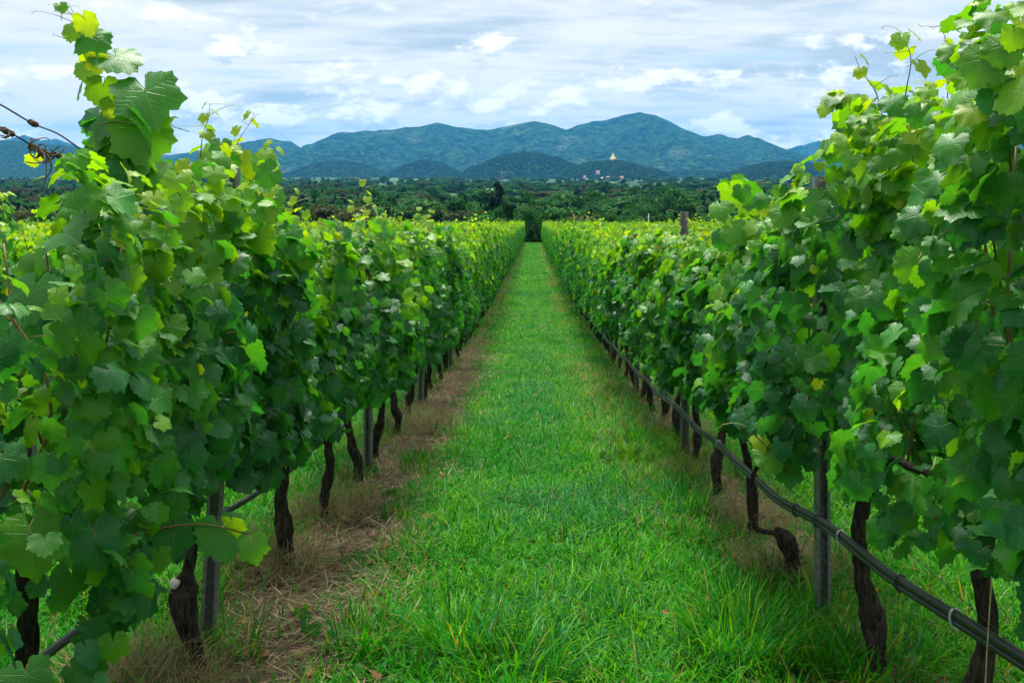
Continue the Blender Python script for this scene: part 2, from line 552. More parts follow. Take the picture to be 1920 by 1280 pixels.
ridge('distant_mountain', [(1380, 318), (1440, 290), (1480, 279), (1512, 271), (1535, 263), (1558, 275), (1590, 282), (1640, 268), (1720, 282), (1800, 318)],
      9000, 1500, 700, 23, M_HILL, 'small far blue peak where the mountain ridge ends', nx=120, ny=40)
ridge('distant_mountain', [(-160, 318), (-80, 285), (-20, 268), (20, 260), (45, 253), (62, 258), (78, 264), (90, 261), (106, 259), (128, 268), (165, 283), (230, 318)],
      9000, 1500, 700, 31, M_HILL, 'twin far blue peaks behind the slack trellis wires', nx=120, ny=40)
ridge('hill', [(-900, 255), (-400, 250), (-150, 258), (0, 263), (60, 268), (130, 273), (200, 286), (300, 305), (420, 328)],
      5000, 1100, 600, 41, M_HILL2, 'long green hill behind the slack trellis wires', nx=160, ny=50, rough=4)


HILLS = [  # centre px, top py, half width px, distance, depth, seed, label, name
    (985, 288, 128, 3700, 420, 3, 'broad dark green hill in front of the mountain ridge, beside the temple hill'),
    (1145, 303, 118, 3300, 300, 5, 'rounded wooded hill with the golden pagoda on its top'),
    (1475, 305, 140, 3200, 330, 7, 'low wooded hill half hidden by the vines with the hose'),
    (800, 302, 75, 4100, 300, 9, 'small wooded hill with a pale cleared slope beside it'),
    (632, 303, 105, 4300, 330, 13, 'low wooded hill below the lowest end of the mountain ridge'),
    (1300, 322, 130, 4300, 260, 15, 'very low wooded rise behind the temple hill'),
]


def hill_fn(cx, top, hw, Y0, dep, seed):
    Xc = (cx - VX) * Y0 / FPX
    H = ZC + (VY - top) * Y0 / FPX - (BASE + 2)
    rx = hw * Y0 / FPX
    def f(X, Y):
        dx = (X - Xc) / rx; dy = (Y - Y0) / dep
        wob = (fbm(X / (rx * 0.5) + seed, Y / (rx * 0.5), seed, 4) - 0.5)
        r2 = dx * dx + dy * dy + wob * 0.95 * np.clip(dx * dx + dy * dy, 0, 1)
        s = np.clip(1 - r2, 0, 1)
        return BASE + 2 - 3.0 * (s <= 0) + H * (s ** 1.15) * (1 - 0.10 * np.abs(wob) * 2 * (1 - s)) + (fbm(X / 14, Y / 14, seed + 2, 2) - 0.5) * 4.0 * np.clip(s * 4, 0, 1)
    return f, Xc, rx


hill_f = []
for cx, top, hw, Y0, dep, sd, lab in HILLS:
    f, Xc, rx = hill_fn(cx, top, hw, Y0, dep, sd)
    hill_f.append((f, Xc, rx, Y0, dep))
    m = MB(); m.add(*grid_mesh(np.linspace(Xc - rx * 1.2, Xc + rx * 1.2, 120), np.linspace(Y0 - dep * 1.2, Y0 + dep * 1.2, 80), f))
    tag(m.build('hill', M_HILL2), lab, kind='structure')

# ------------------------------------------------------------------ leaf templates
def leaf_outline(n, serr, seed, lobes=1.0):
    r_ = np.random.default_rng(seed)
    ang = np.radians([0, 30, 55, 84, 112, 143, 166, 178])
    rad = np.array([1.0, 1 - 0.25 * lobes, 0.92, 1 - 0.34 * lobes, 0.82, 0.70, 0.56, 0.10])
    out = []
    for side in (1, -1):
        rr = rad * (1 + (r_.random(8) - 0.5) * 0.12)
        if side == -1: rr[0] = out[0][2]
        th = np.linspace(0, ang[-1], n)
        # smooth blend between the key radii
        t = np.interp(th, ang, np.arange(8)); i = np.clip(t.astype(int), 0, 6); u = t - i; u = u * u * (3 - 2 * u)
        r = rr[i] * (1 - u) + rr[i + 1] * u
        k = np.arange(n)
        r = r * (1 + serr * np.where(k % 2 == 0, 1, -1) * np.where(th > math.radians(168), 0, 1))
        lst = [(a * side, q, rr[0]) for a, q in zip(th, r)]
        out += lst if side == 1 else lst[1:][::-1]
    a = np.array([o[0] for o in out]); r = np.array([o[1] for o in out])
    k = np.argsort(a)
    return a[k], r[k]


def leaf_template(n, serr, seed, ring=True, droop=0.25, fold=0.10, cup=0.06, lobes=1.0):
    r_ = np.random.default_rng(seed + 100)
    a, r = leaf_outline(n, serr, seed, lobes)
    sk, tw = (r_.random(2) - 0.5) * 0.5
    def z(a, r):
        x = np.sin(a) * r; y = np.cos(a) * r
        vein = np.cos(a / math.radians(54) * 2 * np.pi)
        rad = np.hypot(x, y)
        return (-droop * rad ** 2 * (0.7 + 0.5 * np.maximum(y, 0)) + fold * np.abs(x) ** 1.2 - cup * rad * (1 - vein) * 0.5 + 0.10 * sk * x * y
                + tw * 0.12 * np.sin(3 * x + 2 * y + seed) + 0.05 * np.sin(7 * a + seed) * rad ** 2)
    def pos(a, r):
        return np.stack([np.sin(a) * r, np.cos(a) * r, z(a, r)], 1)
    m = len(a)
    V = [np.zeros((1, 3))]
    F = []
    if ring:
        idx = np.arange(0, m, 3)
        V.append(pos(a[idx], r[idx] * 0.52)); V.append(pos(a, r))
        q = len(idx)
        for i in range(q):
            j = (i + 1) % q
            F.append((0, 1 + j, 1 + i)) if i < q - 1 else None
            o0 = 1 + q + idx[i]; cnt = 3 if i < q - 1 else m - 1 - idx[i]
            for k in range(cnt):
                F.append((1 + i, o0 + k + 1, o0 + k)) if k < 2 or i == q - 1 else F.append((1 + j, o0 + k + 1, o0 + k))
            if i < q - 1:
                F.append((1 + i, 1 + j, o0 + 2))
    else:
        V.append(pos(a, r))
        for i in range(m - 1):
            F.append((0, 2 + i, 1 + i))
    V = np.concatenate(V); F = np.array(F)
    # roll the order so that the outline starts at one side of the stalk: sides run tip..stalk, then stalk..tip
    L = np.stack([V[:, 0], V[:, 1], np.zeros(len(V))], 1)
    return V, F, L


def order_leaf(fn):
    return fn


def petiole(V, F, L, length, seed):
    r_ = np.random.default_rng(seed)
    p = np.array([[0, 0, 0], [0.02, -0.25 * length, -0.16 * length], [r_.normal(0, .1), -0.6 * length, -0.55 * length], [r_.normal(0, .12), -0.75 * length, -1.0 * length]])
    pv, pf = tube(p, [0.022, 0.020, 0.020, 0.024], 3, cap=False)
    return pv, pf


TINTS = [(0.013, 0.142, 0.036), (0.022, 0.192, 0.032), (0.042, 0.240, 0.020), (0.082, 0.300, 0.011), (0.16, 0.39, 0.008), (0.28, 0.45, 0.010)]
SHAPES = 6
LEAF_T = [leaf_template(19, 0.055, i, True, droop=(.14, .34, .22, .42, .18, .28)[i], fold=(.05, .12, .34, .02, .22, .10)[i], cup=(.06, .10, .05, .12, .08, .05)[i], lobes=0.50 + 0.08 * i) for i in range(SHAPES)]
MID_T = [leaf_template(8, 0.03, 20 + i, False, droop=0.2, fold=0.1) for i in range(3)]
FAR_T = [leaf_template(5, 0.0, 30 + i, False, droop=0.2, fold=0.12) for i in range(2)]
LEAF_MESH = []
for i in range(SHAPES):
    row = []
    for k, tcol in enumerate(TINTS):
        V, F, L = LEAF_T[i]
        m = MB(); m.add(V, F, 0, tcol, L)
        pv, pf = petiole(V, F, L, 0.9, i); m.add(pv, pf, 1, (0.2, 0.2, 0.05), np.full((len(pv), 3), 0.001))
        row.append(m.mesh('leaf', [M_LEAF, M_SHOOT if k < 4 else M_GREENSTEM]))
    LEAF_MESH.append(row)


def leaf_object(parent, base, pos, R, s, tint_i, shape):
    o = bpy.data.objects.new('leaf', LEAF_MESH[shape][tint_i])
    COL.objects.link(o)
    o.parent = parent
    M = Matrix(((R[0][0] * s, R[0][1] * s, R[0][2] * s, pos[0] - base[0]),
                (R[1][0] * s, R[1][1] * s, R[1][2] * s, pos[1] - base[1]),
                (R[2][0] * s, R[2][1] * s, R[2][2] * s, pos[2] - base[2]), (0, 0, 0, 1)))
    o.matrix_basis = M
    return o


# ------------------------------------------------------------------ vines
ROWX = 1.30
TOP = {1: ([0, 1.5, 2.4, 2.9, 3.2, 3.4, 3.55, 4.3, 5.0, 5.6, 6.4, 7.5, 9, 13], [2.1, 2.12, 2.08, 2.04, 2.08, 1.95, 1.78, 1.80, 1.83, 1.78, 1.72, 1.74, 1.82, 1.98]),
       -1: ([0, 1.5, 1.8, 2.0, 2.15, 2.6, 2.9, 3.3, 3.65, 3.85, 4.2, 4.7, 5.3, 7, 10, 13], [1.42, 1.44, 1.46, 1.58, 1.82, 1.86, 1.84, 1.90, 1.94, 1.68, 1.64, 1.74, 1.78, 1.84, 1.94, 2.0])}
BOT = {1: ([0, 2, 3, 4, 5.5, 8, 200], [.92, .90, .86, .77, .71, .66, .60]),
       -1: ([0, 1.4, 2.0, 2.6, 3.5, 5, 8, 200], [.22, .28, .40, .64, .75, .73, .66, .58])}


def canopy(side, y0, y1, n, rg, local=False):
    """leaf positions and frames of one vine's canopy; aisle flag marks what the aisle sees"""
    yy = rg.uniform(y0, y1, n)
    top = np.interp(yy, *TOP[side]) + (vnoise(yy * 2.3, np.full(n, side * 3.3), 5) - 0.5) * 0.22
    bot = np.interp(yy, *BOT[side]) + (vnoise(yy * 2.7 + 40, np.full(n, side * 5.1), 8) - 0.5) * 0.20
    u = rg.random(n) ** 0.92
    kind = rg.random(n)
    if side == -1:      # behind the tall leafy column the near vine stays low
        top = np.where((yy < 3.0) & (kind >= 0.66), np.minimum(top, 1.42), top)
    h = bot + (top - bot) * u
    half = 0.36 - 0.10 * u ** 3 - 0.08 * (u < 0.12)
    bulge = (fbm(yy * 2.1 + side * 9, h * 2.4, 21, 3) - 0.5) * 0.46
    lat = np.where(kind < 0.66, half * rg.uniform(0.72, 1.05, n) + bulge,
                   np.where(kind < 0.90, -half * rg.uniform(0.7, 1.05, n), rg.uniform(-0.6, 0.6, n) * half))
    # clumps: thin out where the noise is low
    keep = fbm(yy * 3.1 + 70, h * 3.3 + side * 7, 33, 3) + rg.normal(0, 0.09, n) > 0.405
    keep |= kind > 0.66
    inward = -side
    X = ROWX * side + inward * lat
    out = np.sign(lat) * inward
    up = np.where(u > 0.86, rg.uniform(0.5, 1.3, n), rg.uniform(0.10, 0.85, n))
    nrm = np.stack([out * rg.uniform(-0.1, 1.1, n), rg.normal(-0.15, 0.8, n), up], 1)
    tip = np.stack([out * rg.uniform(0.1, 0.6, n), rg.normal(0, 0.45, n), -rg.uniform(0.5, 1.0, n)], 1)
    R = frames(nrm, tip)
    s = (0.032 + 0.040 * rg.random(n) ** 1.3) * np.interp(yy, [1.5, 4.5], [0.80, 1.0])
    s = s * np.where(u > 0.85, rg.uniform(0.65, 1.0, n), 1.0)
    uu = u * np.where((side == -1) & (yy < 2.3), 0.78, 1.0)
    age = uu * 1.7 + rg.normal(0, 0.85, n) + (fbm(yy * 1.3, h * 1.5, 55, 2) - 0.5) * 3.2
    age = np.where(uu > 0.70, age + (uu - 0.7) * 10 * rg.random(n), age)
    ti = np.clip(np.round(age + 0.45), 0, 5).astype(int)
    young = rg.random(n) < 0.035
    ti = np.where(young, rg.integers(4, 6, n), ti)
    s = np.where(young, s * 0.6, s)
    s = np.where(ti >= 5, s * 0.72, s)
    ref = gz(yy) if not local else -0.0 * yy
    pos = np.stack([X, yy, h + ref], 1)
    k = keep
    return pos[k], R[k], s[k], ti[k], (kind < 0.66)[k] | (u > 0.9)[k], u[k]


def shag(vf, n, sides, P, seed):
    """long fibrous ridges and lumps on a trunk tube"""
    V, F = vf; W = V[:n * sides].reshape(n, sides, 3)
    zz = np.arange(n)[:, None] * (22.0 / n); a = np.arange(sides)[None, :] * (11.0 / sides)
    k = 1 + 0.42 * (vnoise(a * 1.3 + zz * .12, zz * .33 + seed, seed) - .5) + 0.34 * (vnoise(a * .5, zz * .75 + seed * 2, seed + 3) - .5)
    W = P[:, None, :] + (W - P[:, None, :]) * k[..., None]
    return np.concatenate([W.reshape(-1, 3), V[n * sides:]]), F


def trunk_geo(h, lean, rad, seed, bulb=True, sides=16):
    r_ = np.random.default_rng(seed)
    n = 22 if sides < 10 else 44
    t = np.linspace(0, 1, n)
    x = lean[0] * t ** 1.4 + 0.025 * np.sin(t * 7 + seed) + 0.02 * (vnoise(t * 9, t * 0 + seed, seed) - .5)
    y = lean[1] * t + 0.03 * np.sin(t * 6 + seed * 2.1) + 0.03 * (vnoise(t * 8, t * 0 + seed + 5, seed) - .5)
    z = t * h - 0.06 * (1 - t)
    R = 0.72 * rad * (1.05 - 0.25 * t)
    if bulb:
        R = R * (1 + 0.55 * np.exp(-((t - 0.30) / 0.09) ** 2) * r_.uniform(0.5, 1.1)) * (1 + 0.35 * np.exp(-(t / 0.10) ** 2))
    R = R * (1 + 0.6 * np.exp(-((t - 1) / 0.10) ** 2))
    P = np.stack([x, y, z], 1)
    return P, shag(tube(P, R, sides, True, 0.16, seed), n, sides, P, seed)


def tendril(p, d, L, rg, coil=True):
    d = norm(np.asarray(d, float)); n = 16
    side = norm(np.cross(d, rg.normal(0, 1, 3)))
    t = np.linspace(0, 1, n)
    a = rg.uniform(0.5, 1.6)
    P = p + d * (t * L)[:, None] + side * (np.sin(t * 2.2) * L * 0.22 * a)[:, None] + np.array([0, 0, -1.0]) * (t ** 2 * L * 0.25)[:, None]
    if coil:
        w = np.clip((t - 0.7) / 0.3, 0, 1)
        P = P + (np.stack([np.cos(t * 26), np.sin(t * 26), np.sin(t * 26)], 1) * (w * L * 0.05)[:, None])
    return tube(P, np.linspace(0.0016, 0.0007, n), 4, False)


def top_shoot(parent, base, pts, rg, nleaf, size, tend=3, young=True, leaf_from=0.15):
    """an upright shoot with alternating leaves that shrink to the tip, and tendrils"""
    pts = np.array(pts, float); pts[1:-1] += rg.normal(0, 0.012, (len(pts) - 2, 3))
    P = curve(pts, 18)
    P = P + np.stack([np.sin(np.arange(18) * .9 + pts[0][1] * 9), np.cos(np.arange(18) * .8), 0 * np.arange(18)], 1) * 0.004
    m = MB(); m.add(*tube(P - base, np.linspace(0.0032, 0.0009, len(P)), 5))
    m.build('shoot', M_SHOOT, parent)
    for k in range(nleaf):
        t = leaf_from + (1 - leaf_from) * (k + 0.6) / nleaf
        i = min(int(t * 17), 17)
        p = P[i]
        a = k * 2.6 + rg.normal(0, 0.4)
        o = np.array([math.cos(a), math.sin(a), 0.0])
        s = size * (1.0 - 0.60 * t) * rg.uniform(0.85, 1.15)
        n = o * rg.uniform(0.3, 0.9) + np.array([0, -0.35, rg.uniform(0.3, 0.9)])
        tip = o * 0.6 + np.array([0, -0.15, -rg.uniform(0.3, 0.9)])
        R = frames(n[None], tip[None])[0]
        ti = int(np.clip(round(2.4 + 3.0 * t + rg.normal(0, 0.7)), 1, 5)) if young else int(rg.integers(1, 4))
        pos = p + o * s * 0.75 + np.array([0, 0, s * 0.5])
        leaf_object(parent, base, pos, R, s, ti, int(rg.integers(SHAPES)))
    for k in range(tend):
        i = int(rg.integers(9, 18)); a = rg.uniform(0, 6.28)
        m = MB(); m.add(*tendril(P[i] - base, (math.cos(a), math.sin(a), 0.45), rg.uniform(0.07, 0.17), rg))
        m.build('tendril', M_GREENSTEM, parent)
    return P


ORD = ['first', 'second', 'third', 'fourth', 'fifth', 'sixth', 'seventh', 'eighth', 'ninth', 'tenth', 'eleventh', 'twelfth', 'thirteenth', 'fourteenth']
ROWNAME = {1: 'the hose-lined row', -1: 'the soil-edged row'}
VINE_Y = {-1: [1.62, 2.62, 3.62, 4.94, 5.95, 6.97, 7.95, 8.93, 10.0, 11.2, 12.2],
          1: [1.75, 2.73, 3.69, 4.74, 5.66, 6.63, 7.74, 8.60, 9.48, 10.4, 11.3, 12.3]}
LOOK = {(-1, 2): 'knobbly trunk with a white pruning cut', (-1, 3): 'thick dark trunk forking under the leaves',
        (1, 3): 'a thin cane arching up from a stump', (1, 2): 'thick shaggy straight trunk',
        (1, 1): 'behind light green sprays', (1, 5): 'trunk bent like a knee',
        (-1, 1): 'a tall leafy shoot rising high above', (1, 0): 'cropped by the picture edge', (-1, 0): 'cropped leafy curtain'}

VINES = {}


def near_vine(side, k, y, y0, y1):
    rg = np.random.default_rng(1000 + k * 7 + (side + 1) * 50)
    base = np.array([ROWX * side, y, float(gxy(ROWX * side, y))])
    look = LOOK.get((side, k))
    lab = f'{ORD[k]} grapevine from camera in {ROWNAME[side]}'
    if look: lab += ', ' + look
    v = empty('grapevine', base, lab, 'grapevine', 'grapevines along the grass aisle')
    VINES[(side, k)] = (v, base)
    inw = -side
    # trunk and cordon
    hc = 0.84
    lean = (rg.normal(0, 0.05), rg.normal(0, 0.10)); rad = rg.uniform(0.030, 0.042)
    if (side, k) == (1, 2): lean, rad = (0.0, 0.02), 0.043
    if (side, k) == (-1, 3): lean, rad = (0.04, 0.02), 0.043
    if (side, k) == (1, 5): lean, rad = (0.10, 0.22), 0.040
    if (side, k) == (1, 1): lean, rad = (0.02, 0.10), 0.046
    if (side, k) == (1, 3):
        # stump with a thin cane arching up from it
        m = MB(); P = curve([(0.0, 0, -0.05), (-0.01, 0, 0.10), (-0.05, -0.02, 0.20), (-0.10, -0.02, 0.26)], 12)
        m.add(*tube(P, np.array([.044, .042, .038, .036, .036, .038, .042, .044, .042, .036, .028, .016]), 11, True, 0.35, 4))
        tr = m.build('trunk', M_BARK, v)
        m = MB(); m.add(*tube(curve([(-0.10, -0.02, 0.24), (-0.20, -0.03, 0.27), (-0.235, -0.03, 0.40), (-0.20, -0.02, 0.55), (-0.10, 0, 0.68), (-0.06, 0, 0.86)], 24), np.linspace(0.014, 0.009, 24), 8, True, 0.15, 3))
        m.build('cane', M_BARK, v)
        Ptop = np.array([-0.06, 0, hc])
    elif (side, k) == (-1, 2):
        m = MB()
        P = curve([(0.06, -0.02, -0.06), (0.02, 0, 0.10), (-0.03, 0, 0.26), (-0.03, 0.01, 0.36), (-0.02, 0.02, 0.42)], 16)
        R = 0.86 * np.array([.040, .036, .034, .034, .034, .036, .042, .052, .060, .064, .064, .058, .050, .040, .028, .018])
        m.add(*tube(P, R, 12, True, 0.22, 9))
        P2 = curve([(-0.03, 0.02, 0.36), (-0.01, 0.04, 0.50), (-0.03, 0.02, 0.66), (0, 0, 0.88)], 14)
        m.add(*tube(P2, np.linspace(0.022, 0.016, 14), 9, True, 0.2, 5))
        tr = m.build('trunk', M_BARK, v)
        cm = MB(); d = norm(np.array([-0.15, -0.8, 0.75])); c0 = np.array([-0.045, -0.045, 0.385])
        cm.add(*tube([c0, c0 + d * 0.016], [0.020, 0.018], 12, True, .12, 2))
        tag(cm.build('pruning_cut', M_CUT, tr), 'pale round pruning cut')
        Ptop = np.array([0, 0, hc])
    else:
        P, tg = trunk_geo(hc, lean, rad, 100 + k * 3 + side)
        m = MB(); m.add(*tg); m.build('trunk', M_BARK, v)
        Ptop = P[-1]
    sl_ = float(gz(y + 0.5) - gz(y - 0.5))
    for sg in (-1, 1):
        e = (y1 - y) if sg > 0 else (y - y0)
        pts = [Ptop + (0, 0, -0.05), Ptop + (0, sg * 0.12, 0.03 + sg * 0.12 * sl_), (0, sg * e * 0.6, hc + 0.05 + sg * e * 0.6 * sl_), (0, sg * e, hc + 0.05 + sg * e * sl_)]
        m = MB(); m.add(*tube(curve(pts, 12), np.linspace(0.024, 0.012, 12), 7, True, 0.2, k))
        m.build('cordon_arm', M_BARK, v)
    # blue tie on some trunks
    if (side, k) in ((1, 2), (1, 4), (1, 6), (1, 1), (-1, 2), (-1, 3), (1, 8)):
        m = MB(); a = np.linspace(0, 2 * np.pi, 12)
        z = hc - 0.06
        m.add(*tube(np.stack([Ptop[0] + 0.04 * np.cos(a), Ptop[1] + 0.04 * np.sin(a), z + 0 * a], 1), 0.006, 5, False))
        m.add(*box((Ptop[0] + inw * 0.045, Ptop[1] - 0.02, z - 0.02), (0.006, 0.02, 0.06)))
        tag(m.build('tie', M_BLUE, v), 'bright blue plastic tie')
    # shoots standing on the cordon
    for q in range(7):
        sy = y0 + (q + rg.uniform(0.2, 0.8)) * (y1 - y0) / 7
        th = float(np.interp(sy, *TOP[side])) - (0.22 if k < 2 else 0.05)
        p0 = np.array([base[0], sy, gz(sy) + hc + 0.06]); p1 = np.array([base[0] + rg.normal(0, 0.10), sy + rg.normal(0, 0.06), gz(sy) + th])
        mid = (p0 + p1) / 2 + np.array([rg.normal(0, 0.08), rg.normal(0, 0.03), 0])
        m = MB(); m.add(*tube(curve([p0, mid, p1], 10) - base, np.linspace(0.0055, 0.003, 10), 5))
        m.build('shoot', M_SHOOT, v)
    # leaves
    n = int(940 * (y1 - y0) * (1.35 if y < 4.2 else 1.05))
    pos, R, s, ti, vis, u = canopy(side, y0, y1, n, rg)
    cand = np.where(vis)[0]
    lim = 215 if k in (1, 2, 3, 4) else 285
    parts = cand if len(cand) <= lim else rg.permutation(cand)[:lim]
    rest = np.setdiff1d(np.arange(len(pos)), parts)
    for i in parts:
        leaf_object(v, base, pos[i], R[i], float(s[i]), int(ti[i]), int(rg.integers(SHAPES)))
    m = MB(); sh = rg.integers(0, SHAPES, len(rest)); TA = np.array(TINTS)
    for q in range(SHAPES):
        w = rest[sh == q]
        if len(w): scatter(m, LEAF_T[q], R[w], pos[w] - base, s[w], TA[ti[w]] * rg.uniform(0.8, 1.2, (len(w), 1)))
    f = m.build('foliage', M_LEAF, v); f['kind'] = 'stuff'
    # shoots that stick out above the canopy
    for q in range(2):
        if side == -1 and k in (0, 1): break
        sy = rg.uniform(y0, y1); th = float(np.interp(sy, *TOP[side]))
        x = base[0] + rg.normal(0, 0.10)
        hh = rg.uniform(0.08, 0.20) if side == 1 and k > 2 else rg.uniform(0.14, 0.28)
        lx, ly = rg.normal(0, 0.06), rg.normal(0, 0.06)
        top_shoot(v, base, [(x, sy, gz(sy) + th - 0.25), (x + lx, sy + ly, gz(sy) + th), (x + lx * 2.2, sy + ly * 2, gz(sy) + th + hh)], rg, 6, 0.07, 2, leaf_from=0.4)


for side in (-1, 1):
    Y = VINE_Y[side]
    for k, y in enumerate(Y):
        y0 = 1.15 if k == 0 else (Y[k - 1] + y) / 2
        y1 = (y + Y[k + 1]) / 2 if k < len(Y) - 1 else y + 0.5
        near_vine(side, k, y, y0, y1)
NEAR_END = {s: VINE_Y[s][-1] + 0.5 for s in (-1, 1)}

# hero shoots placed by eye (px, py, distance)
def hero(side, k, pts, **kw):
    v, base = VINES[(side, k)]
    rg = np.random.default_rng(int(pts[0][0]))
    P = [at(*p) for p in pts]
    return top_shoot(v, base, P, rg, **kw)


def hero_leaf(side, k, px, py, w, Y, n, ti, roll=0.0, shape=None):
    """leaf of width w pixels centred at px,py; n its facing, tip hanging"""
    v, base = VINES[(side, k)]
    s = w * Y / FPX / 1.62
    tip = np.array([math.sin(roll), -0.15, -math.cos(roll)])
    R = frames(np.array([n], float), tip[None])[0]
    p = at(px, py, Y) - R[:, 1] * s * 0.25
    leaf_object(v, base, p, R, s, ti, random.randrange(SHAPES) if shape is None else shape)


hero(-1, 1, [(215, 470, 2.84), (200, 330, 2.86), (190, 200, 2.86), (165, 95, 2.86), (128, 6, 2.86)], nleaf=7, size=0.085, tend=4, leaf_from=0.5)
HL = [(115, 15, 26, (.3, -.6, .4), 3, .5), (165, 45, 52, (.1, .9, .5), 5, .2), (170, 78, 72, (0, -.8, .55), 2, .1), (183, 120, 45, (-.2, .9, .4), 5, 0),
      (222, 112, 92, (.15, -.55, .8), 2, .5), (192, 172, 62, (-.4, .8, .3), 4, 0), (278, 185, 128, (.2, -.75, .6), 2, .35), (218, 205, 56, (.1, .9, .4), 5, .1),
      (268, 262, 118, (.3, -.85, .4), 3, .25), (198, 235, 75, (-.3, -.7, .6), 2, -.4), (165, 300, 70, (-.5, -.6, .4), 2, -.5), (215, 345, 128, (-.05, -.95, .35), 3, -.1),
      (250, 425, 108, (.25, -.8, .5), 1, .1), (188, 265, 70, (-.3, -.8, .3), 3, -.2), (150, 420, 72, (-.4, -.8, .3), 3, -.3), (118, 575, 116, (-.1, -.65, .75), 1, .2),
      (205, 545, 124, (0, -.9, .35), 2, 0), (300, 330, 66, (.4, -.6, .5), 3, .4), (210, 480, 105, (.1, -.85, .4), 2, -.2), (280, 300, 60, (.5, .5, .5), 4, .3),
      (150, 480, 80, (-.3, -.8, .5), 3, .2), (285, 540, 70, (.5, -.5, .4), 1, .1), (300, 400, 90, (.3, -.7, .6), 2, .3), (340, 470, 90, (.3, -.8, .4), 1, .2),
      (55, 560, 110, (-.2, -.8, .5), 2, 0), (20, 640, 120, (.1, -.9, .3), 1, .2), (60, 1020, 130, (.3, -.8, .5), 3, .2), (180, 1020, 100, (.3, -.8, .4), 1, .2),
      (325, 1010, 78, (.2, -.85, .5), 1, .1), (415, 1008, 92, (.25, -.8, .55), 2, .2), (476, 1030, 58, (.3, -.8, .4), 3, .3), (440, 985, 50, (.2, .8, .5), 4, 0)]
for px, py, w, n, ti, roll in HL:
    Y = 2.80 if py < 500 else (2.45 if px < 240 else 2.75)
    if py > 900: Y = 2.15 if px < 240 else 2.62
    hero_leaf(-1, 1, px, py, w, Y - 0.05 * (w > 100), n, ti, roll)
# low lateral shoot that pokes out towards the aisle
v_, b_ = VINES[(-1, 2)]
m = MB(); m.add(*tube(curve([at(220, 1012, 2.62), at(330, 985, 2.62), at(400, 985, 2.62), at(462, 1000, 2.62)], 12) - b_, np.linspace(.004, .002, 12), 5)); m.build('shoot', M_SHOOT, v_)
hero(-1, 3, [(440, 430, 4.35), (430, 330, 4.35), (450, 250, 4.35), (478, 212, 4.35)], nleaf=7, size=0.075, tend=3, leaf_from=0.2)
hero(-1, 2, [(365, 420, 3.7), (370, 320, 3.7), (380, 240, 3.7), (395, 195, 3.7)], nleaf=7, size=0.060, tend=3, leaf_from=0.35)
hero(-1, 3, [(500, 420, 4.45), (490, 340, 4.45), (505, 290, 4.45), (515, 270, 4.45)], nleaf=7, size=0.08, tend=2, leaf_from=0.1)
hero(-1, 5, [(672, 470, 6.4), (690, 400, 6.4), (692, 370, 6.4), (680, 338, 6.4)], nleaf=5, size=0.065, tend=3, leaf_from=0.3)
hero(1, 2, [(1705, 330, 3.25), (1706, 220, 3.25), (1708, 120, 3.25), (1700, 62, 3.25)], nleaf=6, size=0.085, tend=5, leaf_from=0.35)
hero(1, 1, [(1845, 260, 2.72), (1842, 170, 2.72), (1836, 110, 2.72), (1815, 72, 2.72)], nleaf=6, size=0.080, tend=4, leaf_from=0.2)
hero(1, 1, [(1900, 330, 2.5), (1905, 220, 2.5), (1895, 130, 2.5), (1898, 50, 2.5)], nleaf=8, size=0.10, tend=2, leaf_from=0.1)
hero(1, 2, [(1590, 360, 3.5), (1600, 280, 3.5), (1590, 220, 3.5), (1572, 178, 3.5)], nleaf=9, size=0.095, tend=3, leaf_from=0.1)
hero(1, 4, [(1400, 480, 5.6), (1400, 420, 5.6), (1402, 370, 5.6), (1405, 342, 5.6)], nleaf=7, size=0.085, tend=6, leaf_from=0.1)
HR = [(1850, 315, 108, (-.2, -.85, .55), 2, .1), (1775, 205, 62, (-.3, -.6, .7), 2, -.4), (1730, 200, 58, (.1, .8, .6), 4, 0), (1600, 200, 66, (-.2, -.7, .6), 2, .2),
      (1560, 185, 44, (-.3, -.5, .8), 2, -.5), (1680, 195, 60, (-.2, -.7, .7), 2, .3), (1880, 90, 80, (.1, .8, .4), 3, .3), (1830, 270, 80, (0, .9, .5), 4, 0),
      (1890, 190, 100, (-.2, -.8, .6), 2, .2), (1680, 275, 90, (-.1, -.7, .7), 3, .1), (1840, 390, 110, (-.2, -.9, .35), 3, 0), (1700, 470, 46, (-.3, -.8, .3), 4, .1),
      (1735, 460, 54, (-.2, -.6, .8), 2, .3), (1590, 550, 60, (-.2, -.75, .65), 1, .1), (1770, 970, 84, (-.2, -.7, .7), 2, .1), (1690, 975, 60, (-.3, -.8, .4), 2, -.2),
      (1445, 860, 62, (-.2, -.7, .7), 3, .2), (1480, 890, 52, (-.1, -.8, .6), 2, 0), (1425, 830, 36, (0, -.7, .6), 5, .3), (1700, 935, 36, (0, -.7, .6), 5, .4), (1800, 835, 60, (-.2, -.8, .5), 2, .1)]
for px, py, w, n, ti, roll in HR:
    Y = 2.62 if px > 1780 else (3.1 if px > 1640 else (3.5 if py < 400 else 3.1))
    if py > 780: Y = 2.7 if px > 1600 else 3.6
    hero_leaf(1, 1 if px > 1780 else 2 if px > 1640 else 3, px, py, w, Y, n, ti, roll)
for (a, b, c) in (((1800, 1005), (1730, 955), (1660, 930)), ((1500, 905), (1450, 850), (1400, 800))):
    Y = 2.7 if a[0] > 1600 else 3.6
    v_, b_ = VINES[(1, 2)]
    m = MB(); m.add(*tube(curve([at(*a, Y), at(*b, Y), at(*c, Y)], 10) - b_, np.linspace(.0045, .0015, 10), 5)); m.build('shoot', M_SHOOT, v_)
    m = MB(); m.add(*tendril(at(*c, Y) - b_, (-0.9, -0.1, 0.1), 0.12, np.random.default_rng(5))); m.build('tendril', M_GREENSTEM, v_)

